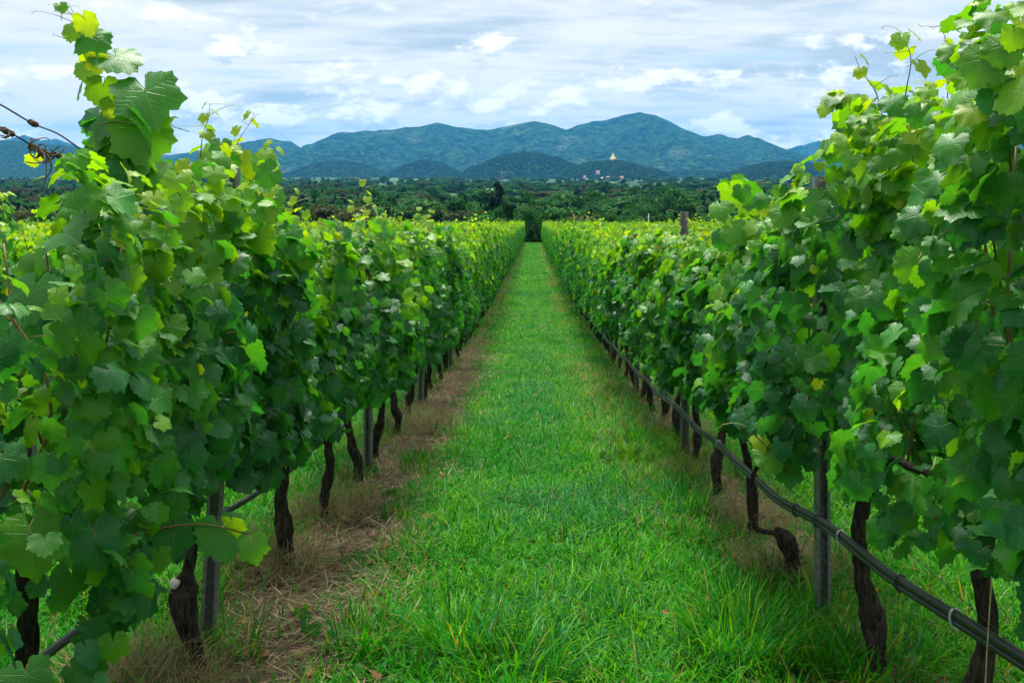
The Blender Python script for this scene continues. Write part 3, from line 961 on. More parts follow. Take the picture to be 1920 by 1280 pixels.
# loose leaves that fill out the tall clumps of shoots
rgh = np.random.default_rng(404)
for side, k, cnt, x0, x1, y0_, y1_, slant, Y0_, Y1_, w0, w1, t0, t1 in (
        (-1, 1, 62, 135, 275, 190, 640, 0.16, 2.72, 2.98, 50, 105, 0, 3), (-1, 2, 46, 330, 505, 275, 470, 0.0, 3.5, 4.3, 32, 66, 2, 5),
        (-1, 3, 16, 440, 512, 285, 420, 0.0, 4.0, 4.4, 30, 58, 3, 5), (1, 4, 44, 1350, 1540, 352, 480, -0.1, 4.6, 5.8, 28, 58, 2, 5),
        (1, 3, 44, 1480, 1600, 370, 850, 0.0, 3.25, 3.75, 34, 66, 0, 3), (1, 2, 46, 1570, 1790, 205, 420, 0.0, 2.9, 3.5, 40, 78, 1, 5), (1, 1, 26, 1790, 1915, 110, 420, 0.0, 2.5, 2.8, 50, 95, 1, 5)):
    for q in range(cnt):
        f = rgh.random(); py = y0_ + (y1_ - y0_) * f
        px = rgh.uniform(x0, x1) + slant * (py - y0_)
        if side == -1 and k == 1: px = 205 + slant * (py - y0_) + rgh.normal(0, 26 + 34 * f)
        n_ = (rgh.normal(0, .45), -rgh.uniform(.2, 1.0) if rgh.random() < .75 else rgh.uniform(.2, .9), rgh.uniform(.1, .9))
        hero_leaf(side, k, px, py, rgh.uniform(w0, w1), rgh.uniform(Y0_, Y1_), n_, int(np.clip(rgh.integers(t0, t1 + 1) - (f > .6), 0, 5)), rgh.normal(0, .5), int(rgh.integers(SHAPES)))

# --- far vines: a few kinds of canopy, each used by many vines (each vine its own object)
def far_canopy(seed, n, tmpls, sc):
    rg = np.random.default_rng(seed)
    m = MB()
    yy = rg.uniform(-0.54, 0.54, n)
    off = seed * 13.7
    top = 1.86 + (vnoise(yy * 2.3 + off, np.zeros(n), 5) - 0.5) * 0.34
    bot = 0.60 + (vnoise(yy * 2.7 + off, np.ones(n), 8) - 0.5) * 0.26
    u = rg.random(n); h = bot + (top - bot) * u
    kind = rg.random(n)
    half = 0.36 - 0.10 * u ** 3
    bul = (fbm(yy * 2.1 + off, h * 2.4, 21, 3) - 0.5) * 0.26
    sg = np.where(kind < 0.46, 1, -1)
    lat = np.where(kind < 0.92, sg * (half * rg.uniform(0.72, 1.08, n) + bul), rg.uniform(-.6, .6, n) * half)
    out = np.sign(lat)
    up = np.where(u > 0.86, rg.uniform(0.5, 1.3, n), rg.uniform(0.1, 0.9, n))
    R = frames(np.stack([out * rg.uniform(.45, 1.1, n), rg.normal(0, .5, n), up], 1), np.stack([out * rg.uniform(.1, .6, n), rg.normal(0, .45, n), -rg.uniform(.5, 1, n)], 1))
    s = (0.032 + 0.038 * rg.random(n) ** 1.3) * sc * np.where(u > 0.85, 0.85, 1.0)
    age = u * 1.9 + rg.normal(0, .85, n) + (fbm(yy * 1.5 + off, h * 1.5, 55, 2) - 0.5) * 2.4 + np.where(u > .7, (u - .7) * 10 * rg.random(n), 0)
    ti = np.clip(np.round(age + .55), 0, 5).astype(int)
    ti = np.where(rg.random(n) < 0.04, 5, ti)
    pos = np.stack([lat, yy, h], 1)
    # sprigs above the top
    for q in range(4):
        p0 = np.array([rg.normal(0, .1), rg.uniform(-.5, .5), 1.72]); d = np.array([rg.normal(0, .25), rg.normal(0, .25), 1.0])
        hh = rg.uniform(.16, .40)
        m.add(*tube(np.array([p0, p0 + d * hh * .5, p0 + d * hh]), [.004, .003, .0015], 3, False), tint=(0.12, 0.14, 0.03))
        for w in range(5):
            t = (w + 1) / 5
            a = rg.uniform(0, 6.28); o = np.array([math.cos(a), math.sin(a), 0])
            pos = np.concatenate([pos, (p0 + d * hh * t + o * .03)[None]])
            R = np.concatenate([R, frames((o * .6 + [0, 0, .6])[None], (o * .5 + [0, 0, -.6])[None])])
            s = np.concatenate([s, [0.065 * (1.1 - .6 * t)]]); ti = np.concatenate([ti, [rg.integers(3, 6)]])
    TA = np.array(TINTS); sh = rg.integers(0, len(tmpls), len(pos))
    for q, T in enumerate(tmpls):
        w = sh == q
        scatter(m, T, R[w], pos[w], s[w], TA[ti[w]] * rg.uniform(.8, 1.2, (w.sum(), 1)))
    return m.mesh('foliage', M_FARLEAF)


MIDC = [far_canopy(i, 980, MID_T, 1.0) for i in range(6)]
FARC = [far_canopy(20 + i, 620, FAR_T, 1.2) for i in range(5)]
FTR = []
for i in range(5):
    P, tg = trunk_geo(0.84, (rng.normal(0, .05), rng.normal(0, .1)), rng.uniform(.03, .042), 300 + i, sides=7)
    m = MB(); m.add(*tg)
    for sg in (-1, 1):
        m.add(*tube(np.array([P[-1], P[-1] + (0, sg * .15, .04), (0, sg * .5, .88)]), [.022, .018, .012], 5, False))
    FTR.append(m.mesh('trunk', M_BARK))
far_sources = []


def far_vine(X, y, lab, grp, rg):
    base = (X, y, float(gxy(X, y)))
    v = empty('grapevine', base, lab, 'grapevine', grp)
    v.rotation_euler = (0, 0, math.pi if rg.random() < .5 else 0)
    v.scale = (1, 1, rg.uniform(.94, 1.06) * float(np.interp(y, [8, 12, 24, 40], [1.0, 1.02, 1.25, 1.2])))
    t = obj('trunk', FTR[rg.integers(5)], v)
    c = (MIDC if y < 34 else FARC)
    f = obj('foliage', c[rg.integers(len(c))], v); f['kind'] = 'stuff'
    if c is FARC: far_sources.append(f)
    return v


rgv = np.random.default_rng(77)
for side in (-1, 1):
    y = VINE_Y[side][-1] + 1.0; k = len(VINE_Y[side])
    while y < 109.5:
        if k < 14:
            lab = f'{ORD[k]} grapevine from the camera in {ROWNAME[side]}'
        else:
            lab = f'grapevine merging into the leafy hedge far along {ROWNAME[side]}'
        far_vine(ROWX * side, y, lab, f'far vines of {ROWNAME[side]}', rgv)
        y += 1.0; k += 1
# neighbouring rows: their nearest vines one by one
for side in (-1, 1):
    for y in np.arange(3.0, 41.0, 1.0):
        far_vine(ROWX * 3 * side, y, f'grapevine in the next row, seen over or under {ROWNAME[side]}', f'vines of the row behind {ROWNAME[side]}', rgv)


def gn_points(name, pts, rot, scl, idx, sources, label):
    me = bpy.data.meshes.new(name)
    me.vertices.add(len(pts)); me.vertices.foreach_set('co', np.asarray(pts, np.float32).ravel())
    for nm, arr in (('rot', rot), ('scl', scl)):
        a = me.attributes.new(nm, 'FLOAT_VECTOR', 'POINT'); a.data.foreach_set('vector', np.asarray(arr, np.float32).ravel())
    a = me.attributes.new('idx', 'INT', 'POINT'); a.data.foreach_set('value', np.asarray(idx, np.int32))
    o = obj(name, me)
    tag(o, label, kind='stuff')
    ng = bpy.data.node_groups.new(name, 'GeometryNodeTree')
    ng.interface.new_socket('Geometry', in_out='INPUT', socket_type='NodeSocketGeometry')
    ng.interface.new_socket('Geometry', in_out='OUTPUT', socket_type='NodeSocketGeometry')
    gi = ng.nodes.new('NodeGroupInput'); go = ng.nodes.new('NodeGroupOutput')
    ip = ng.nodes.new('GeometryNodeInstanceOnPoints'); jn = ng.nodes.new('GeometryNodeJoinGeometry')
    for s in sources:
        oi = ng.nodes.new('GeometryNodeObjectInfo'); oi.transform_space = 'ORIGINAL'
        oi.inputs['Object'].default_value = s; oi.inputs['As Instance'].default_value = True
        ng.links.new(oi.outputs['Geometry'], jn.inputs[0])
    def attr(nm, typ):
        n = ng.nodes.new('GeometryNodeInputNamedAttribute'); n.data_type = typ; n.inputs['Name'].default_value = nm
        return n.outputs['Attribute']
    ng.links.new(gi.outputs[0], ip.inputs['Points']); ng.links.new(jn.outputs[0], ip.inputs['Instance'])
    ip.inputs['Pick Instance'].default_value = True
    ng.links.new(attr('idx', 'INT'), ip.inputs['Instance Index'])
    ng.links.new(attr('rot', 'FLOAT_VECTOR'), ip.inputs['Rotation'])
    ng.links.new(attr('scl', 'FLOAT_VECTOR'), ip.inputs['Scale'])
    ng.links.new(ip.outputs[0], go.inputs[0])
    md = o.modifiers.new('instances', 'NODES'); md.node_group = ng
    return o


seen = {}
for f in far_sources:
    seen.setdefault(f.data.name, f)
srcs = list(seen.values())
pts = []
for side in (-1, 1):
    for y in np.arange(41.5, 110, 1.0):
        pts.append((side * ROWX * 3, y))
    for r in range(2, 26):
        X = side * ROWX * (2 * r + 1)
        for y in np.arange(max(5.0, abs(X) * 1.25), 110, 1.0):
            pts.append((X, y))
pts = np.array(pts); n = len(pts)
P3 = np.stack([pts[:, 0], pts[:, 1], gxy(pts[:, 0], pts[:, 1])], 1)
gn_points('vine_rows', P3, np.stack([np.zeros(n), np.zeros(n), np.where(rng.random(n) < .5, np.pi, 0)], 1),
          np.stack([np.ones(n), np.ones(n), rng.uniform(.94, 1.06, n) * np.interp(pts[:, 1], [8, 12, 24, 40], [1.0, 1.02, 1.2, 1.17])], 1), rng.integers(0, len(srcs), n), srcs,
          'further rows of vines filling the vineyard on both sides')

# ------------------------------------------------------------------ trellis posts, wires, hoses
def post_mesh(h, w=0.062, d=0.040, t=0.004):
    prof = [(-w / 2, d / 2), (-w / 2, -d / 2), (-w * .28, -d / 2), (-w * .28, -d / 2 + t), (-w / 2 + t, -d / 2 + t), (-w / 2 + t, d / 2 - t),
            (w / 2 - t, d / 2 - t), (w / 2 - t, -d / 2 + t), (w * .28, -d / 2 + t), (w * .28, -d / 2), (w / 2, -d / 2), (w / 2, d / 2)]
    n = len(prof)
    V = [(x, y, z) for z in (-0.25, h) for x, y in prof]
    F = []
    for i in range(n):
        j = (i + 1) % n
        F += [(i, j, n + j), (i, n + j, n + i)]
    quads = [(0, 1, 4, 5), (1, 2, 3, 4), (0, 5, 6, 11), (6, 7, 10, 11), (7, 8, 9, 10)]
    for q in quads:
        F += [(n + q[0], n + q[1], n + q[2]), (n + q[0], n + q[2], n + q[3])]
    m = MB(); m.add(V, F)
    return m.mesh('trellis_post', M_STEEL, smooth=False)


PM = post_mesh(1.98)
POST_Y = {-1: [3.95, 7.5, 11.0], 1: [4.28, 8.15, 12.0]}
for side in (-1, 1):
    yl = list(POST_Y[side])
    while yl[-1] < 106: yl.append(yl[-1] + 3.8)
    for i, y in enumerate(yl):
        X = ROWX * side + (-0.05 if (side, i) == (-1, 0) else 0.0)
        if i < 6:
            lab = f'{ORD[i]} grey steel trellis post from the camera in {ROWNAME[side]}'
        else:
            lab = f'grey steel trellis post far along {ROWNAME[side]}'
        o = tag(obj('trellis_post', PM), lab, 'post', 'steel trellis posts along the aisle')
        o.location = (X, y, float(gxy(X, y)))
        o.rotation_euler = (rgv.normal(0, .012), -side * 0.02 + rgv.normal(0, .012), rgv.normal(0, .15))
        if (side, i) == (-1, 0): o.rotation_euler = (0, 0.05, 0.15)
        if (side, i) == (1, 1): o.scale = (1.15, 1.15, 1.03)
    for j, y in enumerate((7.4, 12.0, 17.0, 22.0, 27.0)):
        X = ROWX * 3 * side
        o = tag(obj('trellis_post', PM), f'{ORD[j]} trellis post of the next row beyond {ROWNAME[side]}', 'post', 'trellis posts of the neighbouring rows')
        o.location = (X, y, float(gxy(X, y))); o.scale = (1, 1, 0.84 if j == 0 else 1.03)


def wire(side, H, dx, r, label, cat='wire', y0=1.0, y1=70.0, sag=0.02, name='trellis_wire'):
    Y = np.concatenate([np.arange(y0, 20, 0.35), np.arange(20, y1, 1.5)])
    P = np.stack([ROWX * side + dx + 0.012 * np.sin(Y * 1.9), Y, gz(Y) + H + 0.012 * np.sin(Y * 2.3 + H) - sag * np.sin(np.pi * Y / 3.8) ** 2], 1)
    m = MB(); m.add(*tube(P, r, 5))
    return tag(m.build(name, M_WIRE), label, cat, 'wires of the vine trellis')


for side in (-1, 1):
    wire(side, 0.86, 0.0, 0.002, f'low wire carrying the vine arms of {ROWNAME[side]}')
    wire(side, 1.35, -0.05 * side, 0.0016, f'middle wire among the leaves of {ROWNAME[side]}')
wire(1, 1.80, -0.04, 0.0016, 'high wire hidden among the top leaves of the hose-lined row')
# the two slack wires against the sky, with dead tendrils wound on them
for nm, pl, lab in (('upper', [(-60, 168, 2.20), (0, 196, 2.33), (62, 232, 2.48), (110, 252, 2.62), (165, 287, 2.78), (260, 330, 3.15), (437, 380, 3.95), (600, 420, 5.8), (700, 440, 7.5)],
                     'upper slack dark wire crossing the sky beside the tall leafy shoot'),
                    ('lower', [(-60, 215, 2.20), (0, 238, 2.33), (30, 255, 2.41), (75, 281, 2.52), (115, 296, 2.64), (160, 322, 2.77), (260, 370, 3.15), (437, 420, 3.95), (600, 450, 5.8), (700, 465, 7.5)],
                     'lower slack dark wire hung with dead curly tendrils')):
    P = curve([at(*p) for p in pl], 90)
    m = MB(); m.add(*tube(P, 0.0022, 6))
    tag(m.build('trellis_wire', M_WIRE), lab, 'wire', 'wires of the vine trellis')


def dead_tendrils(px, py, Y, n, size, label, drop=0):
    c = at(px, py, Y); rg = np.random.default_rng(int(px * 3 + py))
    ax = norm(at(px + 30, py + 16, Y + 0.08) - c)
    root = empty('dead_tendril', c, label, 'tendril', 'dead tendrils wound on the slack wires')
    m = MB(); t = np.linspace(0, 1, 40)
    u = norm(np.cross(ax, [0, 0, 1.0])); w = np.cross(ax, u)
    m.add(*tube(ax * ((t - .5) * size * 1.5)[:, None] + u * (np.cos(t * 40) * .006)[:, None] + w * (np.sin(t * 40) * .006)[:, None], .0025, 4))
    m.build('coil', M_TWIG, root)
    for i in range(n):
        k = 14; t = np.linspace(0, 1, k)
        d = norm(np.array([rg.normal(0, .7), rg.normal(0, .5), -rg.uniform(.1, 1.1)])); L = size * rg.uniform(.4, 1.1)
        s2 = norm(np.cross(d, rg.normal(0, 1, 3))); cur = rg.uniform(2, 7)
        P = ax * rg.uniform(-.5, .5) * size + d * (np.sin(t * cur) / cur * L)[:, None] * 1.6 + s2 * ((1 - np.cos(t * cur)) / cur * L)[:, None] * 1.4
        m = MB(); m.add(*tube(P, np.linspace(.0032, .0012, k), 4)); m.build('curl', M_TWIG, root)
    if drop:
        P = curve([(0.01, 0, 0), (0.012, 0, -drop * .4), (0.0, 0, -drop * .75), (-0.05, 0, -drop)], 16)
        m = MB(); m.add(*tube(P, .0011, 4)); m.build('strand', M_TWIG, root)


dead_tendrils(78, 284, 2.52, 14, 0.075, 'big tangle of dead brown tendrils on the lower slack wire', 0.135)
dead_tendrils(14, 247, 2.36, 7, 0.035, 'small curl of dead tendrils near the picture edge on the lower wire')
dead_tendrils(62, 231, 2.48, 2, 0.022, 'dry brown knot on the upper slack wire')
dead_tendrils(107, 291, 2.61, 2, 0.018, 'tiny dry knot on the lower wire just past the big tangle')
dead_tendrils(158, 320, 2.765, 9, 0.03, 'dark dry tendril clump where the lower wire meets the leaves')


def hose(pts_y, pts_x, pts_h, r, label, name='drip_hose', clips=(), second=True, y1=80.0):
    root = empty(name, (pts_x[0], pts_y[0], float(gz(pts_y[0]))), label, 'hose')
    Y = np.concatenate([np.arange(pts_y[0], 16, 0.10), np.arange(16, y1, 1.0)])
    xx = np.interp(Y, pts_y, pts_x); hh = np.interp(Y, pts_y, pts_h)
    ker = np.ones(7) / 7
    def sm(a):
        b = np.convolve(np.pad(a, 3, 'edge'), ker, 'valid'); return b
    P = np.stack([sm(xx) + .004 * np.sin(Y * 4), Y, gz(Y) + sm(hh) - 0.030 * np.sin(Y * 1.55 + .4) ** 2 + 0.006 * np.sin(Y * 5.3)], 1)
    b = np.array(root.location)
    m = MB(); m.add(*tube(P - b, r, 12)); m.build('pipe', M_HOSE, root)
    if second:
        m = MB(); m.add(*tube(P - b + np.array([-.008, 0, -r * 1.25]), r * .62, 10)); m.build('drip_line', M_HOSE, root)
    for cyy, pale in clips:
        i = int(np.argmin(abs(Y - cyy))); d = norm(P[i + 1] - P[i]); c = P[i] - b + np.array([-.003, 0, -r * .5])
        a = np.linspace(0, 2 * np.pi, 14); u = norm(np.cross(d, [0, 0, 1.0])); w = np.cross(u, d)
        m = MB(); m.add(*tube(c + (np.cos(a) * r * 1.25)[:, None] * u + (np.sin(a) * r * 1.85)[:, None] * w, .0035, 5, False))
        m.build('hose_clip', M_CLIP if pale else M_HOSE, root)


hose([1.5, 2.27, 2.98, 3.87, 5.2, 6.9, 9.5, 14.4, 30, 80], [1.16, 1.16, 1.16, 1.165, 1.17, 1.18, 1.18, 1.18, 1.2, 1.2],
     [.70, .665, .615, .535, .475, .45, .40, .40, .42, .42], 0.0140, 'thick black irrigation hose strung along the vine trunks beside the aisle',
     clips=[(2.25, 0), (2.62, 1), (3.0, 0), (3.62, 1), (3.9, 0), (4.2, 0), (5.0, 0), (6.0, 1), (7.0, 0), (8.0, 1)])
hose([1.5, 3, 4.5, 5.5, 8, 20, 60], [-1.40, -1.40, -1.41, -1.41, -1.4, -1.4, -1.4], [.48, .48, .475, .40, .45, .45, .45], 0.014,
     'black irrigation hose behind the trunks of the row with bare soil', clips=[(4.4, 0), (6, 0)], second=False, y1=60)
wire(1, 0.56, 0.02, 0.0014, 'thin wire running just above the thick black hose', y0=1.4, y1=20, sag=.03)
m = MB(); P = curve([at(1869, 950, 2.35), at(1862, 1050, 2.35), at(1853, 1180, 2.33), at(1845, 1330, 2.31)], 16)
m.add(*tube(P, .0018, 5)); tag(m.build('string', M_STRING), 'pale straw string hanging from the leaves past the thick hose', 'string')

# ------------------------------------------------------------------ grass
def blades(mb, P, L, W, az, lean, bend, tint, mat=0):
    """bent tapering blades: 3 segments each"""
    n = len(P)
    d = np.stack([np.cos(az), np.sin(az), np.zeros(n)], 1); s = np.stack([-np.sin(az), np.cos(az), np.zeros(n)], 1)
    V = np.zeros((n, 7, 3))
    for i, t in enumerate((0.0, 0.38, 0.72)):
        ang = lean + bend * t
        out = (np.sin(lean + bend * t * 0.5) * t * L); up = np.cos(lean + bend * t * 0.5) * t * L
        c = P + d * out[:, None] + np.array([0, 0, 1.0]) * up[:, None]
        w = W * (0.75, 1.0, 0.72)[i] / 2
        V[:, 2 * i] = c - s * w[:, None]; V[:, 2 * i + 1] = c + s * w[:, None]
    out = np.sin(lean + bend * .5) * L; up = np.cos(lean + bend * .5) * L
    V[:, 6] = P + d * out[:, None] + np.array([0, 0, 1.0]) * np.maximum(up, -0.02)[:, None]
    F = np.array([(0, 1, 3), (0, 3, 2), (2, 3, 5), (2, 5, 4), (4, 5, 6)])
    FF = (F[None] + (np.arange(n) * 7)[:, None, None]).reshape(-1, 3)
    mb.add(V.reshape(-1, 3), FF, mat, np.repeat(tint, 7, 0))


def soil_amount(X, Y):
    """0..1 bare strip: wide on the aisle side of the left row, narrow under the others"""
    nz = fbm(X * 1.6 + 3, Y * 1.1, 61, 4) - 0.5
    nz2 = fbm(X * 5 + 3, Y * 4, 63, 3) - 0.5
    a = np.clip(1 - np.abs(X + 1.07) / 0.52 + nz * 1.7 + nz2 * 0.9, 0, 1)
    b = np.clip(1 - np.abs(X - 1.36) / 0.36 + nz * 1.4 + nz2 * 0.9, 0, 1) * 0.75
    far = 1 - 0.6 * np.clip((Y - 11) / 12, 0, 1)
    return np.clip(np.maximum(a, b * 0.95) * 1.45 * far, 0, 1)


GT = np.array([(0.008, 0.155, 0.003), (0.016, 0.205, 0.003), (0.036, 0.245, 0.003), (0.085, 0.290, 0.004), (0.018, 0.180, 0.035)])
grass = MB()


def sow(x0, x1, y0, y1, dens, Lr, Wr, seed, clear=True):
    rg = np.random.default_rng(seed)
    n = int((x1 - x0) * (y1 - y0) * dens)
    X = rg.uniform(x0, x1, n); Y = rg.uniform(y0, y1, n)
    vis = np.abs(X) < (Y * 0.62 + 0.6)
    so = soil_amount(X, Y)
    keep = vis & (rg.random(n) > so * 0.98) if clear else vis
    X, Y, so = X[keep], Y[keep], so[keep]; n = len(X)
    P = np.stack([X, Y, gxy(X, Y) - 0.006], 1)
    lush = fbm(X * 0.9, Y * 0.8, 71, 3)
    tuf = fbm(X * 4.5, Y * 4.5, 73, 2)
    mid = np.exp(-((X - 0.05) / 0.75) ** 2)
    L = rg.uniform(*Lr, n) * (0.45 + 1.2 * lush) * (0.45 + 1.2 * tuf) * (0.95 + 0.45 * (1 - mid))
    W = rg.uniform(*Wr, n)
    ti = np.clip(((lush - .5) * 9 + 1.9 + mid * 0.7 + rg.normal(0, 0.9, n)).astype(int), 0, 4)
    col = GT[ti] * rg.uniform(.75, 1.25, (n, 1))
    edge = np.clip(np.abs(X - 0.05) - 0.55, 0, 1)
    worn = np.exp(-((X - 0.78) / 0.26) ** 2) * np.clip((Y - 5) / 6, 0, 1) * np.clip((fbm(X * 1.3, Y * .5, 97, 3) - .35) * 4, 0, 1)
    dry = rg.random(n) < 0.02 + 0.25 * so + 0.06 * edge + 0.42 * worn
    col = np.where(dry[:, None], np.array([0.24, 0.19, 0.075]) * rg.uniform(.6, 1.2, (n, 1)), col)
    blades(grass, P, L, W, rg.uniform(0, 2 * np.pi, n), rg.uniform(0.15, 1.0, n), rg.uniform(0.3, 1.7, n), col)


sow(-2.2, 2.2, 2.2, 5.0, 3000, (0.05, 0.13), (0.0045, 0.0085), 1)
sow(-2.6, 2.6, 5.0, 9.0, 2000, (0.05, 0.12), (0.005, 0.009), 2)
sow(-3.0, 3.0, 9.0, 18.0, 900, (0.05, 0.11), (0.006, 0.010), 3)
sow(-1.6, 1.6, 18.0, 40.0, 480, (0.05, 0.11), (0.010, 0.018), 4)
sow(-1.5, 1.5, 40.0, 111.0, 140, (0.06, 0.12), (0.02, 0.04), 5)
sow(2.0, 6.4, 3.0, 14.0, 420, (0.06, 0.14), (0.007, 0.012), 6, False)
sow(-6.4, -2.0, 3.0, 14.0, 420, (0.06, 0.14), (0.007, 0.012), 7, False)
# longer, coarser grass scattered through the aisle edges and nearest turf
rg = np.random.default_rng(55)
n = 2600
X = rg.uniform(-1.0, 1.5, n); Y = 2.3 + 8 * rg.random(n) ** 1.7
k = (fbm(X * 2.2 + 4, Y * 2.2, 81, 3) > 0.52) & (rg.random(n) > soil_amount(X, Y) * .8)
X, Y = X[k], Y[k]; n = len(X)
blades(grass, np.stack([X, Y, gxy(X, Y) - .005], 1), rg.uniform(.12, .26, n), rg.uniform(.005, .009, n), rg.uniform(0, 6.28, n), rg.uniform(.1, .6, n), rg.uniform(.5, 1.6, n),
       GT[rg.integers(0, 5, n)] * rg.uniform(.8, 1.25, (n, 1)))
# rank growth under the hose row and green weeds breaking through the bare strip
for x0, x1, n, Lr_ in ((0.75, 1.75, 5200, (.08, .24)), (-1.5, -0.6, 1800, (.05, .15))):
    X = rg.uniform(x0, x1, n); Y = 2.3 + 16 * rg.random(n) ** 1.5
    k = fbm(X * 3.1 + 14, Y * 2.4, 181, 3) > 0.53
    X, Y = X[k], Y[k]; n = len(X)
    c = GT[rg.integers(0, 5, n)] * rg.uniform(.7, 1.2, (n, 1)); c = np.where(rg.random((n, 1)) < .14, np.array([.22, .17, .06]), c)
    blades(grass, np.stack([X, Y, gxy(X, Y) - .005], 1), rg.uniform(*Lr_, n), rg.uniform(.004, .008, n), rg.uniform(0, 6.28, n), rg.uniform(.1, .7, n), rg.uniform(.4, 1.6, n), c)
for side in (-1, 1):
    for y in VINE_Y[side]:
        n = 46; a = rg.uniform(0, 6.28, n); q = .05 + .13 * rg.random(n)
        X = ROWX * side + np.cos(a) * q; Y = y + np.sin(a) * q
        c = np.where(rg.random((n, 1)) < .55, np.array([.20, .13, .065]), GT[rg.integers(0, 5, n)])
        blades(grass, np.stack([X, Y, gxy(X, Y) - .005], 1), rg.uniform(.06, .20, n), rg.uniform(.003, .006, n), a + rg.normal(0, 1, n), rg.uniform(.05, .8, n), rg.uniform(.3, 1.4, n), c)
tag(grass.build('grass', M_GRASS), 'bright green mown grass covering the aisle between the vine rows', kind='stuff')

# straw and dead grass on the bare strip
dry = MB(); rg = np.random.default_rng(91)
n = 70000
X = rg.uniform(-1.75, 1.75, n); Y = 2.3 + 17 * rg.random(n) ** 1.6
k = rg.random(n) < soil_amount(X, Y) * np.where(X < 0, 1.0, .5)
X, Y = X[k], Y[k]; n = len(X)
st = np.array([(0.24, 0.165, 0.10), (0.15, 0.088, 0.058), (0.46, 0.36, 0.23), (0.085, 0.052, 0.038)])
blades(dry, np.stack([X, Y, gxy(X, Y) + rg.uniform(0.0, .016, n)], 1), rg.uniform(.03, .14, n), rg.uniform(.002, .0065, n), rg.uniform(0, 6.28, n), rg.uniform(1.25, 1.58, n), rg.normal(0, .22, n), st[rg.integers(0, 4, n)])
n = 700
X = rg.uniform(-1.6, 1.6, n); Y = 2.4 + 12 * rg.random(n) ** 1.5
k = (soil_amount(X, Y) > .35) | (rg.random(n) < .05); X, Y = X[k], Y[k]; n = len(X)
nn = norm(np.stack([rg.normal(0, .35, n), rg.normal(0, .35, n), np.ones(n)], 1))
scatter(dry, MID_T[0], frames(nn, rg.normal(0, 1, (n, 3))), np.stack([X, Y, gxy(X, Y) + .02 + .03 * (np.abs(X) < .6)], 1), rg.uniform(.012, .032, n),
        np.array([(0.22, 0.10, 0.045), (0.30, 0.17, 0.07), (0.13, 0.065, 0.035)])[rg.integers(0, 3, n)])
tag(dry.build('straw_litter', M_DRY), 'brown straw and mown stalks scattered on the bare soil strip', kind='stuff')


def dry_clump(X, Y, r, n, hgt, label, seed):
    rg = np.random.default_rng(seed)
    a = rg.uniform(0, 6.28, n); q = r * np.sqrt(rg.random(n))
    x = X + np.cos(a) * q; y = Y + np.sin(a) * q * 1.2
    z = gxy(x, y) + hgt * 0.55 * (1 - (q / r) ** 2) * rg.random(n)
    c = np.array([(0.21, 0.13, 0.07), (0.15, 0.085, 0.045), (0.27, 0.18, 0.10), (0.12, 0.13, 0.04)])
    m = MB()
    base = np.array([X, Y, float(gxy(X, Y))])
    blades(m, np.stack([x, y, z], 1) - base, rg.uniform(.10, .28, n) * hgt / .2, rg.uniform(.0018, .004, n), rg.uniform(0, 6.28, n), rg.uniform(.3, 1.2, n), rg.uniform(.4, 1.6, n), c[rg.integers(0, 4, n)])
    o = m.build('dry_grass_clump', M_DRY, loc=base)
    tag(o, label, 'dry grass', 'dead brown grass clumps under the vines')


dry_clump(-1.42, 3.45, 0.30, 1500, .20, 'brown dead grass clump around the trunk with the white pruning cut', 1)
dry_clump(-1.38, 4.95, 0.28, 900, .17, 'brown dead grass clump round the foot of the thick forking trunk', 2)
dry_clump(-1.30, 6.1, 0.30, 900, .17, 'brown dead grass beside the fifth trunk of the bare-soil row', 3)
dry_clump(-1.12, 9.3, 0.42, 1300, .18, 'large brown dead grass mound at the eighth trunk of the bare-soil row', 4)
dry_clump(1.32, 4.9, 0.30, 900, .18, 'brown dead grass behind the stump with the arching cane', 5)
dry_clump(1.36, 5.9, 0.30, 700, .16, 'brown dead grass round the fifth trunk of the hose row', 6)
dry_clump(1.12, 7.4, 0.30, 900, .10, 'flattened brown dead grass on the aisle side of the hose row', 8)
dry_clump(1.36, 9.0, 0.35, 700, .2, 'brown dead grass further along under the hose row', 7)


def tuft(X, Y, n, Lr, label, seed, r=.10, wide=(.005, .009)):
    rg = np.random.default_rng(seed)
    a = rg.uniform(0, 6.28, n); q = r * np.sqrt(rg.random(n))
    x = X + np.cos(a) * q; y = Y + np.sin(a) * q
    base = np.array([X, Y, float(gxy(X, Y))])
    m = MB(); c = GT[rg.integers(0, 5, n)] * rg.uniform(.8, 1.2, (n, 1))
    c = np.where(rg.random((n, 1)) < .06, np.array([.30, .26, .06]), c)
    blades(m, np.stack([x, y, gxy(x, y) - .01], 1) - base, rg.uniform(*Lr, n), rg.uniform(*wide, n), a + rg.normal(0, .7, n), rg.uniform(.05, .55, n), rg.uniform(.3, 1.5, n), c)
    tag(m.build('grass_tuft', M_GRASS, loc=base), label, 'grass tuft', 'taller grass tufts')


def gpt(px, py):
    """ground point seen at px, py"""
    Y = 1.57 * FPX / (py - 503.0)
    return (px - VX) * Y / FPX, Y


